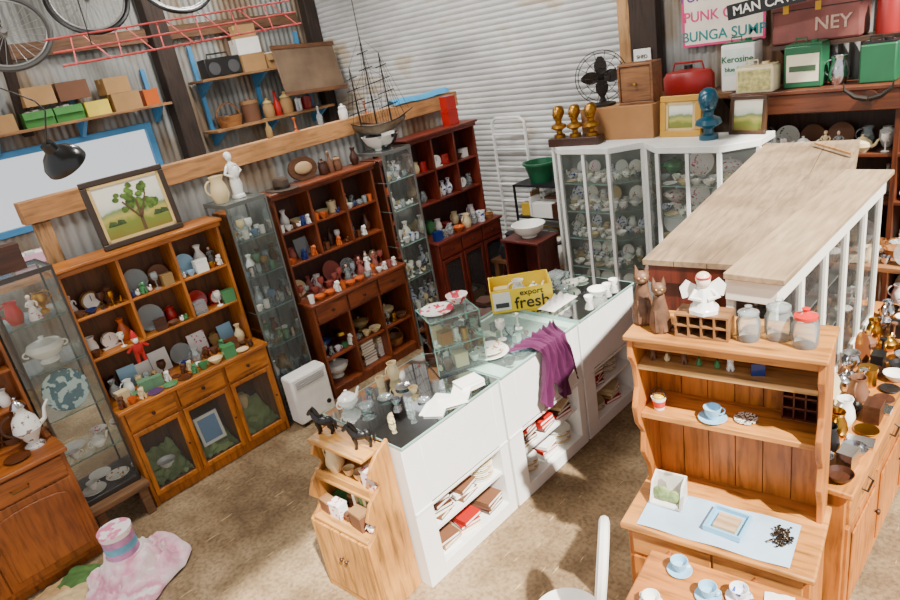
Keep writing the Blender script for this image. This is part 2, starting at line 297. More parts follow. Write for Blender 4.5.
def hutch(F,label,W,D,Du,Hb,H,col,cols=3,rows=(1/3.,2/3.),base='glass',drawers=3,dh=.14,knobc=(60,30,15),lowshelf=True,name='wooden_hutch'):
    mx,mz=wood(col,'x'),wood(col,'z');mk=wood(knobc,'x');shade_wood=wood(tuple(int(c*.55) for c in col),'z',.6)  # back boards use darkened wood: cubbyhole shade put into the colour
    R=root(name,F,label,'cabinet');t=.022
    ob('base_cabinet',J(box(0,t,.0,D,.0,Hb-.03),box(W-t,W,0,D,0,Hb-.03),box(t,W-t,.01,D,.07,.09),box(t,W-t,.02,.04,0,.07),box(t,W-t,.005,D-.02,Hb-.03-dh-.02,Hb-.03-dh),*[box(W*i/cols-t/2,W*i/cols+t/2,.003,D-.02,.09,Hb-.05-dh) for i in range(1,cols)],*[box(W*i/drawers-t/2,W*i/drawers+t/2,.003,.3,Hb-.03-dh,Hb-.03) for i in range(1,drawers)]),mz,R,bev=.002)
    ob('back_panel',box(t,W-t,D-.015,D,.07,H-.03),shade_wood,R)
    ob('worktop',box(-.015,W+.015,-.025,D-.015,Hb-.03,Hb),mx,R,bev=.006)
    for i in range(drawers): drawer(R,W*i/drawers+(t if i==0 else t/2),W*(i+1)/drawers-(t if i==drawers-1 else t/2),Hb-.03-dh,Hb-.03,0,mx,mk)
    for i in range(cols):
        a=W*i/cols+(t if i==0 else t/2);b=W*(i+1)/cols-(t if i==cols-1 else t/2)
        if base=='glass': gdoor(R,a,b,.09,Hb-.05-dh,0,mz,mk)
        if base=='panel': pdoor(R,a,b,.09,Hb-.05-dh,0,mz,mk)
    if base=='open' and lowshelf: ob('shelf',box(t,W-t,.02,D-.016,.36,.378),mx,R)
    y0=D-Du
    sp=[(y0,Hb),(D,Hb),(D,H),(y0,H),(y0,H-.1)]
    for xx in (0,W-t): ob('side_panel',prism(sp,xx,xx+t,'x'),mz,R,bev=.003)
    ob('cornice',J(box(-.03,W+.03,y0-.035,D,H-.02,H+.005),box(-.015,W+.015,y0-.018,y0,H-.055,H-.02)),mx,R,bev=.006)
    hh=H-.06-Hb
    for r in rows: ob('shelf',box(t,W-t,y0+.008,D-.016,Hb+hh*r-.01,Hb+hh*r+.008),mx,R,bev=.003)
    for i in range(1,cols):
        xx=W*i/cols; ob('divider',box(xx-t/2,xx+t/2,y0+.004,D-.016,Hb+hh*rows[0]+.008,H-.055),mz,R,bev=.002)
    zs=[Hb]+[Hb+hh*r+.008 for r in rows];zt=[Hb+hh*r-.01 for r in rows]+[H-.055]
    return R,zs,zt,y0
def case(F,label,W,D,H,z0=.0,zs=(.3,.65,1.0,1.35,1.65),fc=(60,50,40),bh=.08,name='glass_display_cabinet',mat=None):
    m=mat or paint(fc,.4);R=root(name,F,label,'cabinet');t=.014
    ob('base',box(0,W,0,D,z0,z0+bh),m,R,bev=.003)
    ob('top_frame',J(box(0,W,0,t,H-.03,H),box(0,W,D-t,D,H-.03,H),box(0,t,t,D-t,H-.03,H),box(W-t,W,t,D-t,H-.03,H)),m,R)
    ob('glass_top',glh(t,W-t,t,D-t,H-.004),PANED,R)
    for x in (0,W-t):
        for y in (0,D-t): ob('post',box(x,x+t,y,y+t,z0+bh,H-.03),m,R)
    ob('glass_pane',glz(t,W-t,.008,z0+bh,H-.03),PANE,R);ob('glass_pane',glz(t,W-t,D-.008,z0+bh,H-.03),PANE,R)
    for x in (.008,W-.008): ob('glass_pane',glx(x,t,D-t,z0+bh,H-.03),PANE,R)
    for z in zs:
        s=ob('shelf',glh(.01,W-.01,.01,D-.01,z),PANED,R,label='glass shelf')
        ob('shelf_edge',J(box(.01,W-.01,.008,.013,z-.006,z),box(.008,.013,.013,D-.01,z-.006,z)),EDGE,s)
    return R
# ============================================================ ROOM
def corr(u0,u1,z0,z1,per=.076,amp=.009):
    n=max(2,int((u1-u0)/per*6))
    return surf(lambda a,b:(u0+(u1-u0)*a,amp*math.sin(2*pi*(u0+(u1-u0)*a)/per),z0+(z1-z0)*b),n,1)
def ironmat():
    m,t,b=nt('corrugated_iron')
    n=noise(t,1.6,(1,1,.4),7);r=ramp(t,n.outputs[0],[(.32,lin((98,98,92))),(.5,lin((154,154,150))),(.57,lin((136,120,100))),(.7,lin((100,66,42)))])
    t.links.new(r.outputs[0],b.inputs['Base Color']);b.inputs['Metallic'].default_value=.25;b.inputs['Roughness'].default_value=.5;return m
IRON=ironmat()
def fm():
    m,t,b=nt('dirt_floor')
    n=noise(t,1.0,detail=8);n2=noise(t,38,detail=6);n3=noise(t,60,(1,.1,1),2);n4=noise(t,5,detail=10)
    r=ramp(t,n.outputs[0],[(.3,lin((104,82,56))),(.48,lin((138,114,82))),(.68,lin((170,146,112)))])
    r2=ramp(t,n2.outputs[0],[(.34,(.5,.46,.42)),(.58,(1,1,1))]);r4=ramp(t,n4.outputs[0],[(.36,(.58,.53,.48)),(.58,(1,1,1))]);r3=ramp(t,n3.outputs[0],[(.68,(0,0,0)),(.72,(.7,.7,.7))])
    def mul(a,b_,f):
        x=t.nodes.new('ShaderNodeMix');x.data_type='RGBA';x.blend_type='MULTIPLY';x.inputs[0].default_value=f
        t.links.new(a,x.inputs[6]);t.links.new(b_,x.inputs[7]);return x.outputs[2]
    c=mul(mul(r.outputs[0],r2.outputs[0],.75),r4.outputs[0],.75)
    m2=t.nodes.new('ShaderNodeMix');m2.data_type='RGBA';m2.inputs[7].default_value=(*lin((200,172,120)),1)
    t.links.new(r3.outputs[0],m2.inputs[0]);t.links.new(c,m2.inputs[6]);t.links.new(m2.outputs[2],b.inputs['Base Color'])
    bp=t.nodes.new('ShaderNodeBump');bp.inputs['Strength'].default_value=.5;bp.inputs['Distance'].default_value=.015;t.links.new(n2.outputs[0],bp.inputs['Height']);t.links.new(bp.outputs[0],b.inputs['Normal'])
    b.inputs['Roughness'].default_value=.95;return m
struct('floor',box(-8.3,3,-3,6.1,-.1,0),fm())
g=J(corr(-3,.8,0,5),corr(.8,3.2,0,1.7),corr(.8,3.2,2.45,5),corr(3.2,6,0,5))
struct('wall_left',T(g,(-8.2,0,0),(0,0,pi/2)),IRON)
struct('wall_back',T(corr(-3.3,3,0,5),(0,5.95,0)),IRON)
struct('roof_light_blocker',box(-8.3,.6,-1.5,6.1,5,5.03),paint((150,150,146),.6))  # unseen partial roof, added and sized to block sky light and sun
BLUE=paint((70,140,190),.5)
struct('window_1',T(J(box(.76,.82,-.03,.04,1.65,2.5),box(3.18,3.25,-.03,.04,1.65,2.5),box(.82,3.18,-.03,.04,2.43,2.5),box(.82,3.18,-.03,.04,1.65,1.72)),(-8.2,0,0),(0,0,pi/2)),BLUE,.004)
struct('trim_1',glx(-8.22,.82,3.18,1.72,2.43),glass((.97,.98,1),.08))
def dm():
    m,t,b=nt('roller_door');n=noise(t,.9,(1,1,2),7);r=ramp(t,n.outputs[0],[(.35,lin((168,168,166))),(.58,lin((208,208,206))),(.66,lin((188,172,148))),(.78,lin((150,112,78)))])
    t.links.new(r.outputs[0],b.inputs['Base Color']);b.inputs['Roughness'].default_value=.5;b.inputs['Metallic'].default_value=.1;return m
struct('door_1',surf(lambda a,b:(-8.1+4.75*a,5.9-.012*abs(math.sin(pi*b*74)),4.6*b),1,740),dm())
DKW=wood((52,38,30),'z',.8);TIMZ=wood((180,136,88),'z',.7)
struct('wall_partition',T(corr(1.08,5.2,0,2.14),(-5.12,0,0),(0,0,pi/2)),IRON)
struct('trim_2',box(-5.19,-5.07,1.0,5.3,2.13,2.28),wood((186,132,80),'y',.7,.4),.004)
struct('trim_3',box(-8.15,-7.95,3.5,3.72,0,5),DKW,.01)
struct('trim_4',box(-3.4,-3.28,5.84,5.93,0,5),TIMZ,.005)
struct('trim_5',box(-3.26,-3.0,5.8,5.92,0,5),DKW,.005)
struct('trim_6',box(-8.15,-8.0,5.7,5.88,0,5),DKW,.01)
struct('trim_7',box(-8.17,-8.1,-1,5.6,3.35,3.5),wood((110,78,54),'y',.8),.005)
struct('trim_8',box(-5.18,-5.1,1.05,1.15,0,2.12),TIMZ,.005)
struct('trim_9',T(box(0,.1,0,.06,0,3.2),(-8.1,1.9,2.6),(.35,0,pi/2)),DKW,.005)
# ============================================================ LEFT ROW
def FL(Y,X): return FR(X,Y,0,90)
CH=['white china','cream china','blue and white china','pink floral china','green floral china','gold-rimmed floral china','white china']
MIX=['white china','cream china','blue and white china','pink floral china','green floral china','gold-rimmed floral china','white china','cream china','red glazed','brown glazed','green china','pale blue china','clear glass','brown','dark wood','dark blue','brass','amber glass','orange','clear glass']
GLS=['clear glass']*4+['blue glass','green glass','white china','amber glass']
# A sideboard
F=FL(-.55,-4.44)
mx,mz,mk=wood((154,84,28),'x'),wood((154,84,28),'z'),paint((120,90,50),.3,1)
R=root('sideboard',F,'orange pine sideboard with arched panel doors and drawers','cabinet')
ob('body',J(box(0,1.12,0,.45,.06,.82),box(.02,1.1,.03,.43,0,.06)),mz,R,bev=.004);ob('worktop',box(-.02,1.14,-.03,.45,.82,.85),mx,R,bev=.008)
for i in range(2):
    drawer(R,.02+.54*i,.56+.54*i,.66,.81,0,mx,mk,pull=True);pdoor(R,.02+.54*i,.56+.54*i,.1,.65,0,mz,mk,True,1 if i==0 else -1)
M=FR(-4.72,-.45,.85,90)
R=root('shelf_unit',M,'small open pine shelf unit standing on the sideboard','shelf')
ob('side_panel',box(0,.02,0,.17,0,.75),mz,R,bev=.003);ob('side_panel',box(.98,1.0,0,.17,0,.75),mz,R,bev=.003)
for z in (.0,.25,.5,.73): ob('shelf',box(.02,.98,0,.16,z,z+.018),mx,R,bev=.003)
ob('back_panel',box(.02,.98,.16,.17,0,.75),mz,R)
for z in (.018,.268,.518): fill(M,.1,.97,.085,z,.22,['bowl','jug','bowl','basket','vase','pot','teacup'],['brown glazed','wicker','cream china','orange','white china','brown'],'on the small pine shelf unit',dmax=.14)
M=FR(-4.44,-.55,.85,90)
put('basket','wicker',M,.72,.13,0,0,1,'on the pine sideboard')
put('plate','brown glazed',M,.9,.13,0,0,.7,'on the pine sideboard')
def ornate(M,x,y,z):
    A=china((225,222,214),(120,100,90),30);F2=M@Matrix.Translation((x,y,z))
    o=root('coffee_pot',F2,'tall white and silver ornate coffee pot on the sideboard','coffee pot',lathe([(0,0),(.06,0),(.06,.012),(.03,.03),(.05,.07),(.085,.13),(.07,.2),(.035,.25),(.03,.27),(.045,.29),(0,.3)],20),A)
    ob('lid',lathe([(.046,.29),(.03,.32),(.01,.335),(.016,.355),(0,.37)],14),C['silver'][0],o)
    ob('spout',tube([(.06,0,.12),(.11,0,.15),(.13,0,.22),(.165,0,.26)],[.018,.014,.01,.008],8),A,o)
    ob('handle',tube(arc(-.06,.18,.07,.07,pi/2,3*pi/2,8),.008,6),C['dark wood'][0],o)
ornate(M,1.02,.2,0)
# bench + B
R=root('wooden_bench',FL(.58,-4.55),'low rough wooden bench under the glass cabinet','bench')
bw=wood((120,84,52),'x',.8)
ob('seat',box(0,.4,0,.46,.22,.26),bw,R,bev=.004)
for x in (.02,.32):
    for y in (.02,.39): ob('leg',box(x,x+.06,y,y+.05,0,.22),bw,R)
FB_=FR(-4.64,.58,.26,90)
case(FB_,'tall glass display cabinet with dark frame on a bench',.38,.37,1.66,0,(.34,.68,1.02,1.34),(50,46,42),.04)
M=FB_;w='in the dark-framed glass cabinet'
put('plate','white china',M,.1,.1,.041,0,.75,w,'plates '+w);put('plate','gold-rimmed floral china',M,.28,.14,.041,0,.75,w,'plates '+w);put('teacup','white china',M,.1,.1,.0605,0,.9,w);put('plate','white china',M,.2,.28,.041,0,.7,w,'plates '+w)
put('plate','white china',M,.11,.25,.341,0,.8,w,'plates '+w);put('teapot','white china',M,.24,.09,.341,.3,.65,w);put('bowl','pink floral china',M,.3,.27,.341,0,.7,w);put('teacup','white china',M,.08,.08,.341,0,.9,w)
put('splate','pale blue china',M,.19,.13,.681,0,1.3,w,mats=(china((40,100,115),(190,215,210),22,.5),)*2,label='large teal patterned platter standing in the glass cabinet')
put('tureen','white china',M,.19,.18,1.021,0,1.0,w);put('jug','red glazed',M,.1,.14,1.341,0,.9,w);put('urn','brass',M,.28,.2,1.341,0,.8,w);put('lady','pink floral china',M,.2,.09,1.341,0,.8,w)
put('tin','dark wood',M,.2,.2,1.66,0,1.4,'on top of the glass cabinet')
# C
YC=.98
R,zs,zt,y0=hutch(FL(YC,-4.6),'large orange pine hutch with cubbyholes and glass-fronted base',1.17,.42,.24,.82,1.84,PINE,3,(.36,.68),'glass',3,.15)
M=FL(YC,-4.6);w='on the orange pine hutch'
for j in (1,2):
    for c in range(3):
        fill(M,.39*c+.02,.39*c+.37,y0+.15,zs[j],zt[j]-zs[j],['splate','jug','splate','lady','teapot','vase','clock','photo'],MIX,w,dmax=.13)
        fill(M,.39*c+.02,.39*c+.37,y0+.05,zs[j],.16,['teacup','dog','bowl','bird','tin','goblet'],MIX,w,dmax=.08,skip=.15)
fill(M,.04,1.13,y0+.16,zs[0],zt[0]-zs[0],['splate','jug','teapot','lady','urn','photo','pot','tureen'],MIX,w,dmax=.13)
fill(M,.04,1.13,y0+.045,zs[0],.2,['lady','teacup','dog','jug','goblet','vase'],MIX,w,dmax=.08,skip=.05)
fill(M,.02,1.15,.04,zs[0],.16,['bowl','teacup','bird','plate','saucer','bowl','dog','tin'],['brown glazed','dark wood','cream china','green china','purple','white china','orange','brass','black'],'on the hutch worktop',dmax=.11,smax=.9)
fill(M,.05,1.1,.135,zs[0],.12,['bowl','teacup','tin','saucer','dog'],['brown glazed','white china','cream china','green china','green glass'],'on the hutch worktop',dmax=.07,smax=.9)
GC=paint((165,185,120),.9,var=.4)
for c in range(3):
    def cl(a,b,c=c): return (.39*c+.04+.31*a,.05+.3*b,.105+.16*b*b+.07*abs(mn.noise(Vector((5*a+3*c,5*b,0)))))
    o=ob('cloth',surf(cl,24,18),GC);o.location=M.translation;o.rotation_euler=M.to_euler();tag(o,'crumpled green cloth inside the pine hutch base','cloth','green cloths in the hutch base')
put('photo','white china',M,.58,.08,.2,0,1.2,'leaning inside the hutch base',mats=(W_,paint((110,150,190),.5)))
put('bottle','green glass',M,.5,.3,.27,0,.9,'in the hutch base');put('pot','cream china',M,.95,.25,.25,0,.8,'in the hutch base');put('bowl','white china',M,.2,.12,.2,0,.8,'in the hutch base')
o=root('doll',FR(-4.80,YC+.32,1.05,90),'small red and white cloth doll hanging on the hutch','doll',J(ell(0,0,.08,.04,.025,.055),tube([(-.03,0,.11),(-.075,0,.07)],[.014,.012]),tube([(.03,0,.11),(.075,0,.07)],[.014,.012]),tube([(-.018,0,.05),(-.025,0,-.03)],[.017,.013]),tube([(.018,0,.05),(.025,0,-.03)],[.017,.013])),paint((180,30,25),.8))
ob('head',ell(0,0,.155,.026,.024,.028),SKIN,o);ob('hat',lathe([(.027,.165),(.02,.19),(0,.23)],10),paint((180,30,25),.8),o);ob('beard',ell(0,-.015,.14,.02,.014,.022),WHT,o)
def landmat():
    m,t,b=nt('painted_landscape');tc=t.nodes.new('ShaderNodeTexCoord');sp=t.nodes.new('ShaderNodeSeparateXYZ');t.links.new(tc.outputs['Generated'],sp.inputs[0])
    n=noise(t,9,detail=6);ad=t.nodes.new('ShaderNodeMath');ad.operation='MULTIPLY_ADD';ad.inputs[1].default_value=.35;t.links.new(n.outputs[0],ad.inputs[0]);t.links.new(sp.outputs[2],ad.inputs[2])
    r=ramp(t,ad.outputs[0],[(.2,lin((120,104,34))),(.42,lin((110,124,44))),(.55,lin((176,164,80))),(.66,lin((110,130,80))),(.72,lin((190,196,180))),(.9,lin((225,222,205)))])
    t.links.new(r.outputs[0],b.inputs['Base Color']);return m
LM=landmat()
def painting(F,W,H,label,fc,tree=True,tilt=-.12,name='framed_painting',canvas=None,fw=.04):
    R=root(name,F,label,'picture');R.rotation_euler=(tilt,0,F.to_euler().z)
    ob('frame',J(box(0,W,0,.03,0,fw),box(0,W,0,.03,H-fw,H),box(0,fw,0,.03,fw,H-fw),box(W-fw,W,0,.03,fw,H-fw)),paint(fc,.4),R,bev=.006)
    if fw>.03: ob('frame_liner',J(box(fw,W-fw,.005,.02,fw,fw+.02),box(fw,W-fw,.005,.02,H-fw-.02,H-fw),box(fw,fw+.02,.005,.02,fw,H-fw),box(W-fw-.02,W-fw,.005,.02,fw,H-fw)),paint((200,170,110),.5),R)
    c=ob('canvas',box(fw,W-fw,.012,.02,fw,H-fw),canvas or LM,R)
    if tree:
        cl=[]
        for i in range(40):
            a=rng.uniform(0,6.28);q=rng.random()**.5;cx,cz=W*.56+W*.27*q*math.cos(a),H*.62+H*.21*q*math.sin(a);rr=rng.uniform(.02,.034)
            cl.append(prism([(cx+rr*math.cos(t+i)*rng.uniform(.7,1.1),cz+rr*.8*math.sin(t+i)) for t in [2*pi*k/7 for k in range(7)]],.0105-.00006*i,.0118,'y'))
        ob('painted_tree',J(*cl),paint((84,112,40),.8,var=.7,scale=30),c)
        tr=lambda p:prism(p,.0076,.0118,'y')
        ob('painted_trunk',J(tr([(W*.53,H*.14),(W*.57,H*.14),(W*.57,H*.6),(W*.55,H*.6)]),tr([(W*.55,H*.35),(W*.56,H*.3),(W*.7,H*.66),(W*.69,H*.67)]),tr([(W*.55,H*.3),(W*.56,H*.34),(W*.4,H*.62),(W*.39,H*.6)])),paint((90,65,40),.8),c)
        for x in (W*.14,W*.24,W*.7,W*.78): ob('painted_hedge',prism([(x,H*.3),(x+.07,H*.3),(x+.06,H*.36),(x+.02,H*.38)],.0108,.0118,'y'),paint((60,80,40),.8,var=.5,scale=30),c)
painting(FR(-4.83,1.34,1.85,90),.58,.48,'framed country landscape painting with tree leaning on hutch',(50,36,24))
def sculp(F,label,mat,name='statue'):
    o=root(name,F,label,'statue',J(lathe([(0,0),(.05,0),(.05,.02),(.04,.03),(.045,.1),(.035,.16),(.03,.19),(.04,.23),(.038,.26),(.014,.28),(.013,.295),(0,.295)],16,wob=lambda a,z:1+.12*math.sin(5*a+z*30)),tube([(-.035,0,.25),(-.07,-.01,.2),(-.03,-.04,.17)],[.015,.012,.01]),tube([(.035,0,.25),(.07,0,.2),(.03,-.04,.19)],[.015,.012,.01]),ell(.01,-.03,.2,.03,.025,.05)),mat)
    ob('head',J(ell(0,0,.32,.026,.028,.032),ell(0,.012,.335,.03,.026,.026)),mat,o);return o
# D
D_H=1.93
case(FL(2.2,-4.68),'narrow glass display cabinet with grey frame',.36,.36,D_H,0,(.35,.7,1.02,1.32,1.62),(90,92,88),.08)
M=FL(2.2,-4.68);w='in the narrow glass cabinet'
for z in (.081,.351,.701,1.021,1.321,1.621): 
    fill(M,.03,.33,.26,z,.27,['jug','vase','teapot','lady','decanter','jar','splate'],GLS+['silver','white china','brown'],w,dmax=.13)
    fill(M,.03,.33,.16,z,.2,['goblet','tumbler','teacup','vase'],GLS+['white china','silver','cream china'],w,dmax=.09)
    fill(M,.03,.33,.07,z,.14,['goblet','tumbler','teacup','bird','tumbler'],GLS+['white china','silver'],w,dmax=.08)
put('jug','cream china',M,.08,.18,D_H,0,1.25,'on top of the glass cabinet');
sculp(FR(-4.86,2.43,D_H,90),'white plaster statue of a robed figure on the cabinet',W_)
R=root('heater',FL(2.2,-4.47),'white enamel box heater standing on the floor','heater',box(0,.36,0,.16,.03,.46),WHT,.02)
ob('grille',J(*[box(.04,.32,-.006,.0,.36+.018*i,.366+.018*i) for i in range(4)]),paint((150,150,150),.3),R);ob('foot',box(.03,.08,.02,.14,0,.035),BLK,R);ob('foot',box(.28,.33,.02,.14,0,.035),BLK,R);ob('dial',T(cyl(.02,0,.012),(.3,0,.12),(pi/2,0,0)),BLK,R)
# E
YE=2.66
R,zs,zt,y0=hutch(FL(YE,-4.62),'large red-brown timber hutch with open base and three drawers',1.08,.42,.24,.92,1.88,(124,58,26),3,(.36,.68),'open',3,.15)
M=FL(YE,-4.62);w='on the red-brown hutch'
for j in (1,2):
    for c in range(3): 
        fill(M,.36*c+.02,.36*c+.345,y0+.14,zs[j],zt[j]-zs[j],['jug','bowl','goblet','vase','tin','canister','dog','bottle','photo'],['clear glass','brown glazed','white china','red glass','dark wood','silver','cream china'],w,dmax=.14,smax=.85,gap=(.005,.03),skip=.1)
        fill(M,.36*c+.02,.36*c+.345,y0+.045,zs[j],.13,['teacup','tumbler','dog','bird'],['clear glass','brown glazed','white china','orange','dark blue'],w,dmax=.08,smax=.85,skip=.3)
fill(M,.04,1.05,y0+.16,zs[0],zt[0]-zs[0],['lady','goblet','vase','jug','splate','pot','goblet'],['red glass','white china','cream china','clear glass','pink floral china','red glass'],w,dmax=.13)
fill(M,.04,1.05,y0+.05,zs[0],.2,['goblet','goblet','teacup','lady'],['red glass','clear glass','red glass','white china'],w,dmax=.08)
fill(M,.02,1.05,.05,zs[0],.2,['teacup','dog','tumbler','bowl','goblet'],['white china','clear glass','red glass','orange','pink floral china'],'on the worktop of the red-brown hutch',dmax=.1,smax=.9)
for i in range(9): put('book',rng.choice(['white china','cream china','brown']),M,.53+rng.uniform(-.01,.01),.2,.09+i*.0282,rng.uniform(-.06,.06),1,'in the pile in the open hutch base','stacked books in the hutch base')
for i in range(7): put('book',rng.choice(['white china','cream china','white china']),M,.66+.06,.2,.09+i*.0282,rng.uniform(-.06,.06),.85,'in the pile in the open hutch base','stacked books in the hutch base')
put('tureen','white china',M,.2,.2,.09,0,1,'in the open hutch base');put('basket','wicker',M,.93,.2,.09,0,1.1,'in the open hutch base')
fill(M,.03,1.05,.24,.378,.3,['jug','pot','tureen','bowl','jar'],MIX,'in the open hutch base',dmax=.18)
fill(M,.03,1.05,.08,.378,.2,['teacup','dog','bowl','goblet'],MIX+['clear glass']*3,'in the open hutch base',dmax=.12)
o=root('hat',FR(-4.86,2.82,1.885,0),'dark brown felt hat resting on the hutch top','hat',lathe([(.14,.0),(.145,.008),(.07,.012),(.068,.08),(.05,.1),(0,.085)],24,wob=lambda a,z:1+.15*math.cos(2*a)),paint((70,55,42),.9));ob('hatband',lathe([(.0725,.014),(.0715,.035)],24,wob=lambda a,z:1+.15*math.cos(2*a)),BLK,o)
R=root('wall_plaque',FR(-4.93,3.0,1.89,90),'brown oval carved plaque leaning on the hutch top','plaque');R.rotation_euler=(-.25,0,pi/2)
ob('board',T(T(cyl(.12,0,.02,28),(0,0,0),(pi/2,0,0)),(.12,.01,.1),(0,0,0),(1.2,1,.85)),wood((90,55,30)),R);ob('relief',T(ell(0,0,0,.09,.02,.055),(.12,-.02,.1)),paint((170,140,100),.6),R)
fill(M,.6,1.05,.3,1.886,.2,['vase','jar','bottle','basket'],['clear glass','dark wood','brown'],'on the red-brown hutch top',dmax=.15,skip=.3)
# F
case(FL(3.78,-4.66),'tall glass display cabinet with thin grey frame',.36,.38,1.96,0,(.35,.7,1.05,1.4,1.68),(100,100,96),.1)
M=FL(3.78,-4.66);w='in the tall glass cabinet'
for z in (.101,.351,.701,1.051,1.401,1.681):
    fill(M,.03,.33,.28,z,.25,['jug','teapot','lady','decanter','splate'],CH+['clear glass','dark blue'],w,dmax=.13);fill(M,.03,.33,.17,z,.2,['goblet','teacup','vase','bowl'],CH+['clear glass'],w,dmax=.1);fill(M,.03,.33,.07,z,.15,['goblet','teacup','bird','tumbler'],CH+['clear glass'],w,dmax=.08)
put('bowl','white china',M,.18,.19,1.96,0,2.1,'on the glass cabinet under the model ship',mats=(china((230,228,220),(40,40,45),12,.5),)*2,label='large black and white patterned bowl on glass cabinet')
# ship
R=root('model_ship',FR(-4.86,3.96,2.1,20),'dark metal model sailing ship with bare masts and rigging','model ship')
DKM=paint((48,42,38),.45,.6);HUL=paint((100,86,68),.5,var=.5,scale=14)
def hull(a,b):
    x=-.3+.6*a;wd=.075*math.sin(pi*min(1,a*.85+.12))**.7;an=pi*b
    return (x,-wd*math.cos(an),.09+.05*(2*a-1)**2-.09*math.sin(an)*math.sin(pi*min(1,a*.8+.15))**.5)
h_=ob('hull',surf(hull,20,10),HUL,R);ob('hull_rim',tube([hull(i/20,0) for i in range(21)]+[hull(1-i/20,1) for i in range(21)],.005,5,True),DKM,h_);ob('deck',prism([(-.27,-.04),(.2,-.06),(.28,0),(.2,.06),(-.27,.04)],.085,.095,'z'),wood((110,75,40)),R)
for x,h in ((-.17,.62),(0,.86),(.16,.7)):
    m=ob('mast',tube([(x,0,.08),(x,0,h)],[.009,.005]),DKM,R)
    for k in (.35,.52,.68,.84): ob('yard',tube([(x-.03,-.15*(1.15-k),h*k-.01),(x+.03,.15*(1.15-k),h*k+.01)],.0045),DKM,m)
ob('rigging',J(*[tube([(x0,y,.1),(x1,0,h)],.002,4) for x0,x1,h in ((-.28,-.17,.6),(-.22,-.17,.5),(-.1,-.17,.6),(-.08,0,.84),(-.04,0,.7),(.08,0,.84),(.05,0,.6),(.1,.16,.68),(.2,.16,.55),(.29,.16,.68)) for y in (-.055,.055)],tube([(-.17,0,.62),(0,0,.86),(.16,0,.7),(.36,0,.2)],.002,4),tube([(-.17,0,.4),(0,0,.6),(.16,0,.5),(.3,0,.17)],.002,4)),DKM,R)
ob('bowsprit',tube([(.24,0,.12),(.4,0,.2)],[.007,.003]),DKM,R);ob('hanging_cord',tube([(0,0,.85),(0,.02,2.6)],.004,5),DKM,R)
# G
YG=4.22
R,zs,zt,y0=hutch(FL(YG,-4.62),'dark red timber hutch with drawers and glass doors',.98,.42,.24,.95,1.98,(108,38,22),3,(.36,.68),'glass',3,.15)
M=FL(YG,-4.62);w='on the dark red hutch'
for j in (1,2):
    for c in range(3): fill(M,.327*c+.03,.327*c+.3,y0+.11,zs[j],zt[j]-zs[j],['jug','bowl','vase','canister','tin','clock','splate'],['red glazed','white china','brown glazed','cream china','clear glass','orange','blue and white china'],w,dmax=.19,smax=.9)
fill(M,.04,.95,y0+.14,zs[0],zt[0]-zs[0],['pot','jug','bowl','splate','photo'],MIX,w,dmax=.15)
fill(M,.04,.95,.07,zs[0],.2,['bowl','book','tin','jug','basket','canister'],MIX+['wicker','cardboard'],w,dmax=.14)
for i in range(3): put('carton','cardboard',M,.17+.32*i,.16,.0901,0,.95,'in the red hutch base','cartons in the red hutch base')
put('tin','red glazed',M,.72,.25,1.986,0,1.3,'on the dark red hutch','red boxes on the hutch');put('tin','red glazed',M,.72,.25,1.986+.152,0,1.2,'stacked on another box','red boxes on the hutch')
o=root('folded_tarp',FR(-5.13,4.85,2.283,90),'folded bright blue tarpaulin lying along the timber beam','tarp',surf(lambda a,b:(-.45+.8*a,-.07+.14*b,.006*(1+math.sin(9*a))+.05*math.sin(pi*b)),24,8),paint((50,150,200),.4))
for i in range(5): put(['bottle','candle','bottle','jar','candle'][i],['amber glass','orange','clear glass','white china','orange'][i],FR(-5.135,0,2.28,90),3.0+.27*i,0,0,0,.75,'standing on the timber beam')
# ============================================================ OUTER LEFT
RK=wood((160,116,74),'x',.7)
def wallshelf(Y0,Y1,zz,label,X=-8.16,dep=.36):
    R=root('timber_shelf',FR(X+dep,Y0,0,90),label,'shelf');W=Y1-Y0
    for z in zz: ob('shelf',box(0,W,0,dep,z-.03,z),RK,R,bev=.003)
    n=3
    for i in range(n):
        x=.1+(W-.24)*i/(n-1);ob('bracket',J(box(x,x+.05,dep-.04,dep,zz[0]-.2,zz[-1]+.4),*[prism([(.03,z-.03),(dep-.04,z-.03),(dep-.04,z-.2)],x,x+.04,'x') for z in zz]),BLUE,R)
    return FR(X+dep,Y0,0,90)
M=wallshelf(1.5,3.45,(2.68,),'timber wall shelf on blue metal brackets',dep=.3)
w='on the timber wall shelf';Z=2.68
GB=(paint((60,125,50),.7),)*2;YL=(paint((225,200,70),.6),paint((60,110,60),.6))
put('cbox','cardboard',M,.2,.16,Z,0,1,w,'closed cartons '+w)
for x in (.56,.86): put('carton','green china',M,x,.16,Z,0,.95,w,'green cartons '+w,mats=GB,label='green open carton on the timber wall shelf')
put('cbox','yellow',M,1.16,.16,Z,0,.9,w,'closed cartons '+w,mats=YL);put('cbox','cardboard',M,1.48,.16,Z,0,1.1,w,'closed cartons '+w);put('tin','orange',M,1.78,.16,Z,0,1.5,w)
put('cbox','cardboard',M,.62,.16,Z+.2,.1,1.1,'stacked above green boxes on the wall shelf');put('cbox','brown',M,.98,.16,Z+.2,-.1,1.1,'stacked above green boxes on the wall shelf');put('cbox','cardboard',M,1.42,.16,Z+.19,.1,1.0,'stacked on a carton on the wall shelf')
M=wallshelf(3.85,5.65,(2.25,2.85),'two-tier timber wall shelf with blue brackets',dep=.4)
w='on the two-tier wall shelf'
put('basket','wicker',M,.3,.2,2.25,0,1.9,w)
put('canister','brown',M,.62,.2,2.25,0,2.2,w)
fill(M,.8,1.7,.2,2.25,.4,['canister','bottle','jug','carton','canister','jar'],['red glazed','dark blue','silver','green glass','cardboard','amber glass'],w,smin=1.3,smax=1.7,dmax=.35)
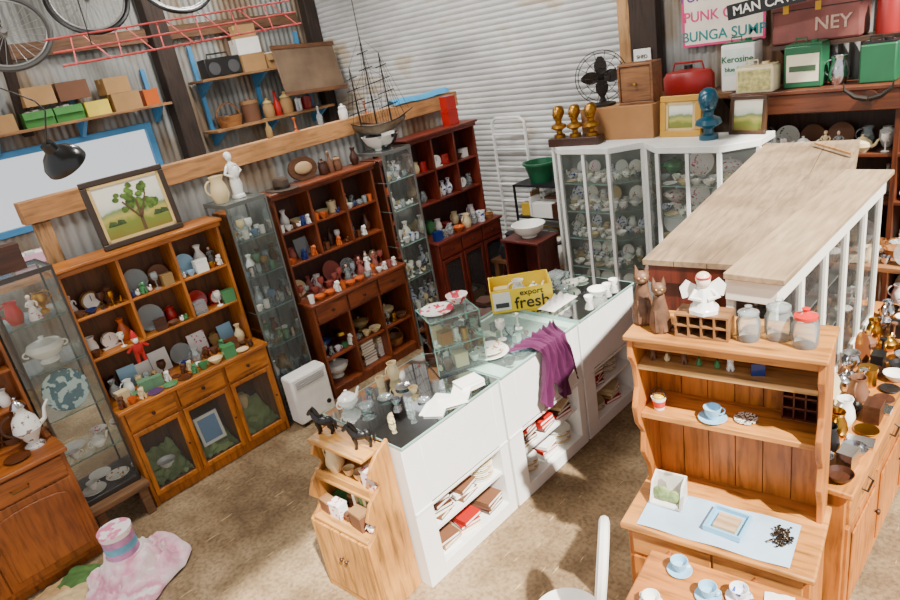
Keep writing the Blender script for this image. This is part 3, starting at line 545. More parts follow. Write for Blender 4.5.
R=root('radio',M@Matrix.Translation((.12,.08,2.85)),'black portable radio on the two-tier wall shelf','radio',box(0,.48,0,.2,0,.22),BLK,.015)
for x in (.11,.37): ob('speaker',T(cyl(.075,0,.01,20),(x,0,.1),(pi/2,0,0)),paint((70,70,72),.5),R)
ob('handle',tube([(.1,.1,.22),(.1,.1,.27),(.38,.1,.27),(.38,.1,.22)],.009),BLK,R)
put('cbox','cardboard',M,.78,.2,2.85,.05,1.2,w,'closed cartons '+w);put('carton','cardboard',M,1.15,.2,2.85,0,1.1,w,'cartons '+w);put('cbox','white china',M,.78,.2,2.85+.207,-.1,1.1,'stacked on a carton on the wall shelf',mats=(WHT,C['cardboard'][1]));put('cbox','brown',M,1.5,.2,2.85,0,1.1,w,'closed cartons '+w)
put('cbox','cardboard',M,.8,.2,2.85+.397,.1,.9,'stacked on a carton on the wall shelf')
R=root('canvas_board',FR(-7.55,4.8,2.5,90),'brown stretched canvas board leaning on the shelf','board');R.rotation_euler=(-.25,.06,pi/2)
ob('panel',box(0,.95,0,.03,0,.6),paint((120,96,74),.85,var=.35,scale=3),R,bev=.01);ob('frame',J(box(-.02,.97,-.01,0,-.02,.03),box(-.02,.97,-.01,0,.57,.62)),wood((110,70,40)),R)
R=root('workbench',FR(-7.0,-.4,0,90),'rough timber workbench beyond the iron partition','table')
ob('tabletop',box(0,3.2,0,.8,1.35,1.4),RK,R)
for x in (.02,3.1):
    for y in (.02,.7): ob('leg',box(x,x+.08,y,y+.08,0,1.35),RK,R)
M=FR(-7.0,-.4,1.4,90)
for i in range(8): put('cbox' if i%2 else 'carton','x',M,.2+.39*i,.25,0,rng.uniform(-.1,.1),1.2,'on the workbench','cartons on the workbench',mats=((paint([(225,170,190),(200,60,60),(230,225,215),(90,110,160)][i%4],.7),)*2),label=['pink','red','off-white','blue'][i%4]+' carton on the timber workbench')
# ============================================================ HANGING
def wheel(F,r,label,rot,tc=BLK):
    R=root('bicycle_wheel',F,label,'bicycle wheel',None);R.rotation_euler=rot
    sm=paint((150,148,144),.4,.7)
    ob('tire',ring(r,.02,40,8),tc,R);ob('rim',ring(r-.028,.008,40,6),sm,R);ob('hub',cyl(.02,-.03,.03),sm,R)
    sp=mesh(tube([(.018,0,0),(r-.03,0,0)],.0024,4),sm)
    for i in range(24): ob('spoke',sp,None,R,rot=(0,0,2*pi*i/24))
    ob('hanging_hook',tube([(-r*.96,0,0),(-r*1.2,0,0),(-r*1.5,.1,.05)],.006),DKM,R)
wheel(FR(-6,1.55,3.40),.3,'grey bicycle wheel hanging under the roof',(.5,1.0,.3),paint((70,68,64),.6))
wheel(FR(-6.1,2.25,3.60),.3,'black-tyred bicycle wheel hanging under the roof',(.4,1.1,.2))
wheel(FR(-6,2.98,3.66),.3,'bicycle wheel hanging near the red rack',(.6,.9,.5))
R=root('hanging_rack',FR(-4.0,1.22,3.08,90),'rusty red metal lattice rack hanging from the roof','rack');RD=paint((178,62,58),.6,var=.4,scale=20);R.rotation_euler=(.8,0,math.radians(90))
for y in (-.1,.0,.1): ob('rail',tube([(0,y,0),(1.5,y*.8,.08+y*.25)],.006),RD,R)
rr=mesh(tube([(0,-.11,0),(0,.11,0)],.004),RD)
for i in range(12): ob('rung',rr,None,R,loc=(.1+.12*i,0,.004+.006*i),rot=(0,0,.3 if i%2 else -.3))
ob('hanging_wire',tube([(.2,0,0),(.2,1.2,1.4)],.003),DKM,R);ob('hanging_wire',tube([(1.4,0,.08),(1.4,1.2,1.5)],.003),DKM,R)
R=root('pendant_lamp',FR(-3.5,.95,2.56),'black dome pendant work lamp hanging on a cord','lamp');R.rotation_euler=(.5,.3,0)
ob('lamp_shade',lathe([(.1,0),(.098,.03),(.07,.07),(.035,.095),(.03,.13),(0,.135),(0,.12),(.065,.065),(.093,.03),(.097,0)],24),paint((15,15,16),.25),R);ob('bulb',ell(0,0,.045,.03,.03,.035),W_,R)
ob('cord',tube([(0,0,.13),(.02,.1,.25),(.0,.1,.3),(.0,.02,.45),(-.2,.5,1.2)],.004),BLK,R)
# ============================================================ BACK MIDDLE
WM=paint((235,235,232),.4)
R=root('towel_rack',FR(-5.0,5.72,.7,0),'white folding metal rack leaning by the roller door','rack')
ob('frame',tube([(0,0,0),(0,0,1.15),(.06,0,1.2),(.4,0,1.2),(.46,0,1.15),(.46,0,0)],.018),WM,R)
for z in (.25,.45,.65,.85,1.02): ob('crossbar',tube([(0,0,z),(.46,0,z)],.012),WM,R)
for x in (0,.46): ob('leg',tube([(x,0,0),(x,-.12,-.7)],.012),WM,R)
R=root('storage_shelf',FR(-4.5,5.34,0,0),'dark steel shelving crowded with boxes and tubs','shelf');SM=paint((40,42,46),.5,.5)
for z in (.1,.5,.9,1.25): ob('shelf',box(0,.9,0,.42,z-.02,z),SM,R)
for x in (0,.88):
    for y in (0,.4): ob('post',box(x,x+.02,y,y+.02,0,1.25),SM,R)
M=FR(-4.5,5.34,0,0);w='on the dark steel shelving'
CC=['cardboard','white china','yellow','black','dark blue','brown','red glazed','dark wood','green china']
for z in (.1,.5,.9):
    fill(M,.04,.87,.3,z,.34,['carton','canister','jar','cbox','tin','sbook'],CC,w,smin=1,smax=1.5,dmax=.2);fill(M,.04,.87,.1,z,.3,['tin','canister','jug','cbox','sbook','basket'],CC,w,smin=.9,smax=1.4,dmax=.18)
put('cbox','cardboard',M,.66,.2,1.25,.1,.9,w)
R=root('plant_tub',M@Matrix.Translation((.25,.2,1.25)),'green plastic tub on the dark steel shelving','tub',lathe([(0,0),(.12,0),(.17,.19),(.19,.19),(.19,.21),(.16,.21),(.115,.02),(0,.02)],22),paint((24,92,60),.4))
def bag(F,s,col,label):
    o=root('bag',F,label,'bag',T(lathe([(0,0),(.17,0),(.2,.08),(.18,.2),(.08,.28),(.1,.33),(.09,.33),(0,.28)],24,wob=lambda a,z:1+.1*math.sin(5*a+z*20)),s=s),paint(col,.6));ob('tie',T(ring(.085,.012,14,5),(0,0,.28*s),(0,0,0),s),BLK,o);return o
R=root('low_table',FR(-4.55,4.88,0,0),'low timber table piled with bags and linen','table');ob('tabletop',box(0,.95,0,.36,.52,.55),wood((110,74,46)),R)
for x in (.02,.87):
    for y in (.02,.28): ob('leg',box(x,x+.06,y,y+.06,0,.52),wood((110,74,46),'z'),R)
M=FR(-4.55,4.88,.55,0)
bag(M@Matrix.Translation((.2,.18,0)),.8,(34,34,40),'black stuffed bag on the low timber table');bag(M@Matrix.Translation((.76,.17,0)),.72,(206,200,190),'off-white stuffed bag on the low timber table')
put('cbox','cardboard',M,.48,.2,0,.2,.85,'on the low timber table');o=root('folded_linen',M@Matrix.Translation((.48,.2,.146)),'folded striped linen pile on the carton','linen',J(*[T(ell(0,0,0,.11,.08,.03),(0,0,.03+.045*i)) for i in range(3)]),paint((190,140,130),.8,var=.5,scale=12))
for i in range(4):
    o=put('photo',['black','dark wood','brown','black'][i],FR(-4.42+.2*i,5.26,0,0),0,0,0,rng.uniform(-.2,.2),2.3,'leaning near the steel shelving','picture frames leaning by the shelving')
bag(FR(-4.25,4.4),1.0,(90,60,50),'brown stuffed bag standing on the floor')
R=root('side_cabinet',FR(-3.95,4.45,0,0),'dark red timber side cabinet by the counter','cabinet');RDW=wood((86,28,18),'z')
ob('body',J(box(0,.02,0,.3,0,.95),box(.38,.4,0,.3,0,.95),box(.02,.38,.28,.3,0,.95),box(.02,.38,0,.28,.08,.1),box(.02,.38,0,.28,.5,.52)),RDW,R);ob('top_panel',box(-.02,.42,-.02,.32,.95,.975),RDW,R,bev=.005)
put('bowl','white china',FR(-3.95,4.45),.2,.15,.975,0,1.9,'on the dark red side cabinet')
# ============================================================ COUNTER
WC=paint((240,239,234),.4,var=.04);CTI=paint((150,165,158),.6,var=.2)
def counter(Y0,Y1,W,label):
    F=FL(Y0,-2.33);L=Y1-Y0;R=root('shop_counter',F,label,'counter');t=.02;a=.13
    ob('body',J(box(0,a,0,W,0,.93),box(L-.07,L,0,W,0,.93),box(a,L-.07,W-t,W,0,.93),box(a,L-.07,0,W-t,0,.09),box(a,L-.07,0,.02,.52,.93)),WC,R,bev=.003)
    ob('display_tray',box(a,L-.07,.02,W-t,.82,.84),CTI,R)
    ob('shelf',box(a,L-.07,.02,W-t,.3,.32),WC,R);ob('shelf',box(a,L-.07,.02,W-t,.5,.52),WC,R)
    ob('front_moulding',box(0,L,-.006,0,.50,.515),WC,R)
    g=ob('glass_top',glh(0,L,-.01,W+.01,.945),PANET,R,label='thin greenish glass counter top')
    ob('glass_edge',J(box(0,L,-.013,-.01,.935,.946),box(0,L,W+.01,W+.013,.935,.946),box(-.003,0,-.013,W+.013,.935,.946),box(L,L+.003,-.013,W+.013,.935,.946)),EDGE,g)
    M=F
    for z,h in ((.09,.2),(.32,.17)):
        x=.14
        while x<L-.22:
            q=rng.random()
            if q<.35:
                for i in range(rng.randint(5,8)): put('plate',['white china','cream china','gold-rimmed floral china'][i%3],M,x+.1,.12,z+i*.0145,0,.8,'stacked inside the white counter','plates stacked inside the white counter')
            else:
                for i in range(rng.randint(3,5)): put('book',rng.choice(['white china','brown','cream china','brown','red glazed','cardboard','dark wood']),M,x+.1,.14,z+i*.0282*.95,rng.uniform(-.3,.3),rng.uniform(.85,.95),'stacked inside the white counter','books stacked inside the white counter')
            x+=.19
        fill(M,.15,L-.1,.36,z,h,['bowl','tin','jug','plate','pot','basket'],MIX,'inside the white counter',dmax=.2)
    return F
F1=counter(1.62,2.40,.66,'white shop counter with glass top and open shelves')
F2=counter(2.42,3.23,.66,'white shop counter with purple cloth over its edge')
F3=counter(3.25,3.96,.60,'white shop counter at the sunny end of the row')
w='on the glass counter'
TZ=.9465
CW=['clear glass','white china','silver','white china','cream china','clear glass','clear glass']
fill(F1,.03,.58,.58,TZ,.15,['teapot','jug','teacup','jug','tumbler'],CW,w,dmax=.13,smin=.6,smax=.8,gap=(.01,.04))
fill(F1,.1,.58,.45,TZ,.13,['teacup','tumbler','jug','saucer','bowl'],CW,w,dmax=.1,smin=.6,smax=.8,gap=(.02,.06))
fill(F1,.25,.58,.34,TZ,.1,['teacup','saucer','teacup','bowl'],CW,w,dmax=.1,smin=.6,smax=.8,gap=(.03,.08))
fill(F1,.12,.56,.22,TZ,.09,['teacup','saucer','tin','dog'],CW+['brass'],w,dmax=.08,smin=.5,smax=.7,gap=(.04,.1))
put('book','white china',F1,.66,.12,TZ,1.3,.7,'on the glass counter')
for i in range(5):
    o=ob('paper_sheet',box(-.08,.08,-.055,.055,0,.001),paint([(235,232,222),(222,220,214)][i%2],.7));p=F1@Vector((.36+.1*(i%3),.12-.03*(i//2),TZ+.0012*i));o.location=p;o.rotation_euler=(0,0,rng.uniform(0,3));tag(o,'loose white paper sheet lying on the counter glass','paper','loose paper sheets on the counter')
for i in range(16): 
    o=ob('paper_sheet',box(-.09,.09,-.065,.065,0,.001),paint([(235,232,222),(200,215,215),(120,130,150),(225,205,180),(60,66,80)][i%5],.7));Fx=[F1,F2][i//8];p=Fx@Vector((.22+.06*(i%8),.12+.11*((i*3)%5),.8405+.0015*i));o.location=p;o.rotation_euler=(0,0,rng.uniform(0,3));tag(o,'printed paper sheet lying under the counter glass','paper','paper sheets under the counter glass')
for Fx in (F1,F2):
    for yy in (.15,.3,.45,.56): fill(Fx,.15,.7,yy,.866,.07,['saucer','bowl','tin','dog','teacup'],['brass','silver','red glazed','dark wood','white china','black'],'inside the glass-topped counter',smin=.4,smax=.5,dmax=.1,gap=(.02,.06))
put('plate','white china',F2,.2,.24,TZ,0,1.1,w,'plates '+w);put('plate','gold-rimmed floral china',F2,.2,.24,TZ+.025,0,.9,w,'plates '+w)
fill(F2,.03,.4,.58,TZ,.3,['goblet','teacup','jug','lady'],['clear glass','white china','red glazed'],w,dmax=.11)
fill(F2,.08,.36,.45,TZ,.2,['goblet','teacup','tumbler','bowl'],['clear glass','white china','red glazed'],w,dmax=.09)
fill(F2,.36,.62,.3,TZ,.2,['goblet','teacup','tumbler','candle'],['clear glass','white china','silver','clear glass'],w,dmax=.09)
def cube(F,W,D,H,label):
    R=root('glass_case',F,label,'display case')
    ob('base',box(0,W,0,D,0,.012),PANED,R)
    for a in (glz(0,W,0,.012,H),glz(0,W,D,.012,H),glx(0,0,D,.012,H),glx(W,0,D,.012,H)): ob('glass_pane',a,PANED,R)
    ob('glass_shelf',glh(0,W,0,D,H*.5),PANED,R);ob('top_panel',glh(0,W,0,D,H),PANED,R)
    ob('frame',J(*[box(x,x+.006,y,y+.006,.012,H) for x in (0,W-.006) for y in (0,D-.006)],*[J(box(0,W,y,y+.006,z-.006,z) ,) for y in (0,D-.006) for z in (H*.5,H)],*[box(x,x+.006,.006,D-.006,z-.006,z) for x in (0,W-.006) for z in (H*.5,H)]),EDGE,R)
Mc=F1@Matrix.Translation((.62,.32,TZ))@Matrix.Rotation(-.45,4,'Z')
cube(Mc,.32,.27,.36,'acrylic two-level display case full of trinkets');w='in the acrylic display case'
for z in (.0125,.1805):
    for yy in (.06,.13,.2): fill(Mc,.02,.3,yy,z,.14,['tumbler','teacup','bird','dog','tin'],['brass','white china','brown','silver','cream china','black'],w,dmax=.07,smax=.8)
put('plate','white china',Mc,.1,.14,.3605,0,.95,'on the acrylic display case',mats=(china((238,228,220),(200,60,80),18,.55),)*2,label='red and white plate on the acrylic display case');put('bowl','white china',Mc,.24,.14,.3815,0,.8,'x',label='white floral bowl on the acrylic display case',mats=(china((238,228,220),(200,60,80),18,.55),)*2)
# yellow box
FY=FR(-2.95,3.1,TZ,43);R=root('fruit_box',FY,'yellow cardboard fruit box with dark lettering','box')
YB=paint((245,208,20),.55,var=.05);W,D,H=.44,.3,.17
ob('body',J(box(0,W,0,.006,0,H),box(0,W,D-.006,D,0,H),box(0,.006,.006,D-.006,0,H),box(W-.006,W,.006,D-.006,0,H),box(0,W,.006,D-.006,0,.006)),YB,R)
ob('printed_panel',box(.015,.14,-.002,0,.02,.155),WHT,R);ob('printed_band',box(.03,.125,-.004,-.002,.04,.075),paint((60,60,60),.5),R);ob('printed_panel',box(-.002,0,.05,.25,.04,.14),paint((60,60,60),.5),R)
text(R,'fresh',.125,BLK,(W*.66,-.001,.055));text(R,'export',.06,BLK,(W*.66,-.001,.132))
for i in range(6): put(['tin','jar','canister','tin','jug','bowl'][i],['brown','clear glass','white china','cardboard','white china','pale blue china'][i],FY,.08+.13*(i%3),.09+.12*(i//3),.0065,0,.9,'inside the yellow fruit box')
# purple cloth
def pc(a,b):
    y=.0+.5*a;s=b*.5
    pin=1-.5*math.sin(pi*min(1,s/.36)) if s<.18 else .5+.35*((s-.18)/.32)
    yc=.25+(y-.25)*pin
    fold=.035*math.sin(a*26+3*b)+.014*math.sin(a*57+2)
    if s<.12: return (yc,.12-s,.956+abs(fold)*.7+.004)
    d=s-.12;tail=.75+.5*abs(math.sin(2.2*pi*a+.6))-.25*abs(a-.5)
    return (yc+.06*d,-.035-abs(fold)*min(1,d*8+.3),.972-d*tail*.95)
o=root('purple_cloth',F2,'deep purple velvet cloth draped over the counter edge','cloth',surf(lambda a,b:(lambda p:(p[0]+.22,p[1],p[2]))(pc(a,b)),90,40),paint((80,14,62),.8))
w='on the far glass counter'
fill(F3,.02,.68,.52,TZ,.25,['teapot','tureen','jug','teacup'],['white china','green floral china','clear glass'],w,dmax=.15)
fill(F3,.3,.68,.37,TZ,.12,['bowl','teacup','saucer'],['white china','green floral china','clear glass'],w,dmax=.12)
fill(F3,.25,.68,.1,TZ,.1,['bowl','plate','teacup'],['white china','clear glass','white china'],w,dmax=.16)
o=root('crumpled_wrap',F3@Matrix.Translation((.02,.28,TZ+.001)),'crumpled white tissue wrap on the glass counter','paper',surf(lambda a,b:(.3*a,-.07+.14*b,.015+.05*math.sin(pi*a)*math.sin(pi*b)*(1+.6*math.sin(23*a)*math.sin(17*b))),24,16),WHT)
# pine stand
F=FR(-2.87,1.3,0,4)
pm,pz=wood((200,142,70),'x'),wood((200,140,68),'z');R=root('pine_stand',F,'small scalloped pine shelf stand with cupboard below','shelf stand')
prof=[(0,0),(.28,0),(.28,.98),(.2,.95),(.14,.9),(.11,.84),(.15,.79),(.16,.76),(.07,.7),(.03,.62),(.08,.56),(.06,.52),(0,.48),(0,.42)]
for x in (0,.46): ob('side_panel',prism(prof,x,x+.022,'x'),pz,R,bev=.004)
ob('back_panel',planks(.022,.46,.265,.28,.03,.95,5),pz,R)
ob('top_panel',box(.022,.46,.1,.28,.93,.95),pm,R,bev=.004);ob('shelf',box(.022,.46,.09,.265,.7,.718),pm,R,bev=.004);ob('shelf',box(.022,.46,.01,.265,.48,.5),pm,R,bev=.004)
ob('shelf_rail',box(.022,.46,.1,.11,.718,.76),pm,R)
d1=ob('door',planks(.026,.239,-.002,.016,.05,.475,3),pz,R);d2=ob('door',planks(.245,.458,-.002,.016,.05,.475,3),pz,R);ob('plinth',box(.022,.46,.004,.02,0,.045),pm,R)
dkk=wood((60,30,15));ob('knob',T(KNOB,(.222,-.002,.3),(pi/2,0,0),.8),dkk,d1);ob('knob',T(KNOB,(.262,-.002,.3),(pi/2,0,0),.8),dkk,d2)
w='on the small pine stand'
fill(F,.03,.45,.19,.718,.19,['tin','canister','teacup','dog','jug'],['pink floral china','cream china','brown','cream china'],w,dmax=.13);fill(F,.03,.45,.19,.5,.19,['sbook','tin','bowl','canister'],['pink floral china','green china','brown','cream china'],w,dmax=.14)
fill(F,.03,.45,.09,.5,.15,['teacup','tin','saucer','bird'],['pink floral china','pink floral china','brown','cream china'],w,dmax=.1)
def horse(F,s,label):
    g=J(ell(0,0,.115,.075,.038,.042),ell(-.05,0,.12,.04,.037,.045),ell(.05,0,.12,.037,.035,.043),tube([(.05,0,.13),(.08,0,.175),(.092,0,.215)],[.04,.03,.024],8),tube([(.083,0,.225),(.112,0,.207),(.138,0,.183)],[.026,.021,.014],8),
      tube([(.083,-.01,.238),(.08,-.012,.265)],[.009,.001],5),tube([(.083,.01,.238),(.08,.012,.265)],[.009,.001],5))
    for x,dx,y in ((.055,.008,-.02),(.06,-.008,.02)): g=J(g,tube([(x,y,.11),(x+dx,y,.055),(x+dx*.5,y,.012),(x+dx*.5+.006,y,0)],[.023,.016,.013,.016],6))
    for x,y in ((-.055,-.02),(-.06,.02)): g=J(g,tube([(x,y,.12),(x+.01,y,.075),(x-.008,y,.048),(x-.004,y,.012),(x,y,0)],[.028,.02,.015,.013,.016],6))
    o=root('horse_figurine',F,label,'figurine',T(g,s=s),BLK)
    ob('mane',T(tube([(.03,0,.165),(.056,0,.21),(.072,0,.252)],[.012,.018,.01],6),s=s),BLK,o);ob('tail',T(tube([(-.078,0,.14),(-.106,0,.1),(-.098,0,.03)],[.014,.019,.008],6),s=s),BLK,o)
horse(F@Matrix.Translation((.08,.2,.951))@Matrix.Rotation(3.6,4,'Z'),.62,'black horse figurine standing on the pine stand');horse(F@Matrix.Translation((.38,.2,.951))@Matrix.Rotation(3.9,4,'Z'),.62,'black horse figurine standing on the pine stand')
# ============================================================ OCTAGONAL CABINETS
OH=1.78
def octa(X0,Y0,label):
    W,D,c,H=.88,.48,.2,OH;F=FR(X0,Y0);R=root('corner_glass_cabinet',F,label,'cabinet')
    fp=lambda e:[(0-e,D),(0-e,c-e*.4),(c-e*.4,-e),(W-c+e*.4,-e),(W+e,c-e*.4),(W+e,D)]
    WF=paint((225,225,220),.4)
    ob('base',prism(fp(0),0,.1,'z'),WF,R,bev=.003);ob('top_panel',prism(fp(.015),H-.05,H,'z'),WF,R,bev=.004)
    ob('back_panel',box(0,W,D-.01,D,.1,H-.05),paint((160,165,158),.5),R)
    p=fp(0);
    for i in (1,2,3,4): ob('post',box(p[i][0]-.014,p[i][0]+.014,p[i][1]-.014,p[i][1]+.014,.1,H-.05),WF,R)
    ob('post',box(W/2-.014,W/2+.014,-.01,.012,.1,H-.05),WF,R)
    for a,b in ((0,1),(1,2),(2,3),(3,4),(4,5)):
        (xa,ya),(xb,yb)=p[a],p[b];ob('glass_pane',([(xa,ya,.1),(xb,yb,.1),(xb,yb,H-.05),(xa,ya,H-.05)],[(0,1,2,3)]),PANE,R)
    q=[(x*.97+.012,y*.96+.012) for x,y in p]
    for z in (.4,.7,.97,1.22,1.47):
        s=ob('shelf',([(x,y,z) for x,y in q],[tuple(range(6))]),PANED,R,label='glass shelf');ob('shelf_edge',tube([(x,y,z-.003) for x,y in q[1:5]],.004,4),EDGE,s)
    return F
ZZ=((.101,.28),(.401,.28),(.701,.25),(.971,.21),(1.221,.21),(1.471,.22))
F=octa(-3.56,4.66,'white-framed angled glass cabinet full of tea china');w='in the angled glass cabinet'
for z,h in ZZ:
    fill(F,.04,.84,.38,z,h,['splate','jug','splate','teacup'],CH,w,dmax=.16,smin=.5,smax=.7);fill(F,.2,.7,.08,z,h*.5,['teacup','bowl','teacup','saucer'],CH,w,dmax=.1,smin=.5,smax=.8);fill(F,.14,.74,.18,z,h*.5,['teacup','bowl','teacup'],CH,w,dmax=.1,smax=.8);fill(F,.06,.82,.28,z,h*.6,['teacup','teapot','teacup','bird'],CH+['clear glass'],w,dmax=.09,smax=.8)
F=octa(-2.65,4.66,'white-framed angled glass cabinet with large plates')
w='in the second angled cabinet'
for z,h in ZZ:
    fill(F,.04,.84,.38,z,h,['splate','splate','tureen','splate'],CH+['green china'],w,dmax=.18,smin=.8,smax=1.0);fill(F,.2,.7,.08,z,h*.5,['bowl','plate','teacup','bowl'],CH+['brown glazed'],w,dmax=.11,smin=.5,smax=.8);fill(F,.1,.78,.2,z,h*.45,['teacup','bowl'],CH+['clear glass'],w,dmax=.1,smax=.8)
TZ2=OH
R=root('cardboard_box',FR(-3.3,4.95,TZ2,3),'closed brown cardboard box on the angled cabinet','box',box(0,.66,0,.3,0,.27),paint((160,112,66),.8),.004);ob('packing_tape',box(-.001,.661,.13,.17,.2701,.2715),paint((200,170,110),.3),R)
def bust(F,s,label,mat,name='bust'):
    o=root(name,F,label,'bust',T(J(lathe([(0,0),(.06,0),(.06,.03),(.03,.04),(.03,.08),(0,.08)],16),lathe([(.03,.07),(.085,.1),(.075,.13),(.035,.15),(.034,.19),(0,.19)],16)),s=s),mat)
    ob('head',T(J(ell(0,0,.235,.055,.064,.072),tube([(0,-.058,.245),(0,-.08,.225),(0,-.062,.22)],[.007,.011,.009],6),ell(-.022,-.055,.25,.011,.008,.007),ell(.022,-.055,.25,.011,.008,.007),ell(0,-.058,.2,.019,.01,.008)),s=s),mat,o);ob('hair',T(J(ell(0,.02,.258,.064,.064,.07),ell(0,.065,.28,.04,.04,.04)),s=s),mat,o);return o
R=root('display_plinth',FR(-3.5,4.71,TZ2,8),'dark wooden plinth carrying three gold busts','plinth',box(0,.46,0,.15,0,.07),wood((60,32,18)),.005)
GD=paint((160,112,40),.4,.9)
for i in range(3): bust(FR(-3.5,4.71,TZ2+.0705,8)@Matrix.Translation((.08+.15*i,.08,0)),.82,'gold sculpted head bust on the dark wooden plinth',GD)['group']='gold busts on the plinth'
R=root('desk_fan',FR(-3.16,5.1,TZ2+.2715,32),'old dark metal desk fan with wire cage','fan');R.scale=(1.2,)*3
ob('base',lathe([(0,0),(.09,0),(.09,.015),(.03,.03),(.018,.05),(.016,.12),(0,.12)],20),DKM,R);ob('motor',T(lathe([(0,-.08),(.04,-.07),(.045,0),(0,.01)],16),(0,.03,.2),(pi/2,0,0)),DKM,R)
ob('cage',T(J(*[ring(r,.003,30,5,'y') for r in (.06,.11,.16,.18)],*[tube([(.03*math.cos(a),-.03,.03*math.sin(a)),(.12*math.cos(a),-.03,.12*math.sin(a)),(.18*math.cos(a),.02,.18*math.sin(a))],.002,4) for a in [2*pi*i/14 for i in range(14)]]),(0,-.03,.2)),DKM,R)
bl=mesh(surf(lambda a,b:(.02+.12*a,.02*(b-.5),(b-.5)*.09*math.sin(pi*(.2+.7*a))),6,4),DKM)
for i in range(4): ob('fan_blade',bl,None,R,loc=(0,-.02,.2),rot=(0,pi/2*i,0))
R=root('wooden_crate',FR(-2.96,5.02,TZ2+.2715,5),'small wooden box with drawer front on cardboard box','box',J(box(0,.3,0,.2,0,.02),box(0,.3,0,.2,.3,.32),box(0,.02,0,.2,.02,.3),box(.28,.3,0,.2,.02,.3),box(.02,.28,.18,.2,.02,.3)),wood((130,84,48)),.004);ob('front_panel',box(.025,.275,.01,.025,.025,.295),wood((140,94,56)),R);ob('knob',T(KNOB,(.15,.01,.16),(pi/2,0,0)),C['brass'][0],R)
painting(FR(-2.6,5.0,TZ2,0),.34,.32,'small landscape painting in a gold frame on cabinet',(190,140,46),False,-.12,fw=.05)
bust(FR(-2.15,4.9,TZ2,20),1.15,'glossy dark teal sculpted head bust on the cabinet',paint((16,70,90),.3))
painting(FR(-2.06,5.04,TZ2,-8),.28,.28,'small dark landscape print in a brown frame',(70,45,25),False,-.12,fw=.03)
# BACK RIGHT SHELF
DW=(92,46,24);F=FR(-2.15,5.35);R=root('shelf_unit',F,'long dark timber shelf unit against the iron wall','shelf');dx,dz=wood(DW,'x'),wood(DW,'z')
for x in (0,1.1,2.2,3.2): ob('side_panel',box(x,x+.03,0,.35,0,2.0),dz,R)
for z in (.4,.8,1.2,1.55): ob('shelf',box(0,3.23,.01,.34,z-.025,z),dx,R,bev=.003)
ob('top_panel',box(-.03,3.26,-.03,.36,2.0,2.03),dx,R,bev=.006);ob('cornice',box(0,3.23,-.02,0,1.86,2.0),dx,R,bev=.005);ob('back_panel',box(0,3.23,.34,.35,0,2.0),wood((70,40,24),'z'),R)
w='on the long dark shelf unit'
for z,h in ((1.55,.28),(1.2,.3),(.8,.35),(.4,.35)):
    for a,b in ((.05,1.08),(1.14,2.18),(2.24,3.18)):
        fill(F,a,b,.24,z,h,['jug','teapot','urn','jug','bottle','pot','splate','splate'],['white china','cream china','white china','clear glass','green floral china','brown'],w,dmax=.18,smin=.8,smax=1.1)
        fill(F,a,b,.08,z,h*.6,['jug','teapot','goblet','teacup','lady','bowl'],['white china','cream china','white china','clear glass','pink floral china'],w,dmax=.13,smin=.7,smax=1.0)
TZ3=2.03
def oblong(F,W,D,H,label,body,lid,txt=None,size=.06,tc=None,name='tin',panel=None,cat='tin',z=.5):
    R=root(name,F,label,cat,box(0,W,0,D,0,H),body,.012)
    ob('lid',J(box(.01,W-.01,.01,D-.01,H,H+.012),cyl(.025,H+.012,H+.03,14,(W*.7,D/2,0))),lid,R)
    if panel: ob('printed_label',box(.02,W-.02,-.002,0,H*panel[1],H*panel[2]),panel[0],R)
    if txt: 
        for i,s in enumerate(txt): text(R,s,size*(1 if i==0 else .7),tc,(W/2,-.004,H*z-i*size*1.1))
    ob('handle',tube([(W*.2,D/2,H+.01),(W*.2,D/2,H+.045),(W*.5,D/2,H+.045),(W*.5,D/2,H+.01)],.006),lid,R);return R
REDP=paint((150,28,26),.4);GRN=paint((30,95,60),.4)
R=root('timber_shelf',FR(-3.0,5.45,0),'timber plank shelf on the iron wall','shelf');ob('shelf',box(0,.8,0,.42,1.99,2.03),wood((120,80,50)),R);ob('bracket',prism([(.05,1.99),(.42,1.99),(.42,1.7)],.05,.09,'x'),DKM,R);ob('bracket',prism([(.05,1.99),(.42,1.99),(.42,1.7)],.7,.74,'x'),DKM,R)
R=root('fuel_can',FR(-2.86,5.48,TZ3,0),'red metal fuel can with handle on the shelf','fuel can',T(lathe([(0,0),(.2,0),(.22,.02),(.22,.14),(.19,.18),(.05,.2),(0,.2)],26),(.22,.16,0),(0,0,0),(1,.65,1)),REDP)
ob('cap',cyl(.035,.19,.23,14,(.22,.16,0)),BLK,R);ob('handle',tube([(.08,.16,.18),(.1,.16,.25),(.34,.16,.25),(.36,.16,.18)],.009),REDP,R)
oblong(FR(-2.31,5.52,TZ3),.26,.18,.36,'white and green kerosene tin with lettering',WHT,GRN,('Kerosine','blue flame'),.068,GRN,panel=(paint((215,226,216),.5),.35,.9),z=.68)
oblong(FR(-2.12,5.33,TZ3),.28,.16,.19,'cream biscuit box with faded printing',paint((222,208,170),.5),C['cream china'][0],None,.04,BLK,panel=(paint((200,190,120),.6,var=.5,scale=30),.1,.9))
R=oblong(FR(-1.8,5.42,TZ3),.26,.18,.3,'dark green lubricant tin with cream label',GRN,GRN,None,.045,GRN,panel=(paint((225,218,190),.5),.15,.8),z=.55);ob('printed_band',box(.04,.22,-.004,-.002,.12,.16),paint((60,90,60),.5),R)
oblong(FR(-1.3,5.4,TZ3),.22,.15,.26,'small dark green tin on the shelf',GRN,BLK)
put('jug','silver',FR(-1.5,5.45,TZ3),.05,.05,0,0,1.2,'on top of the long shelf unit')
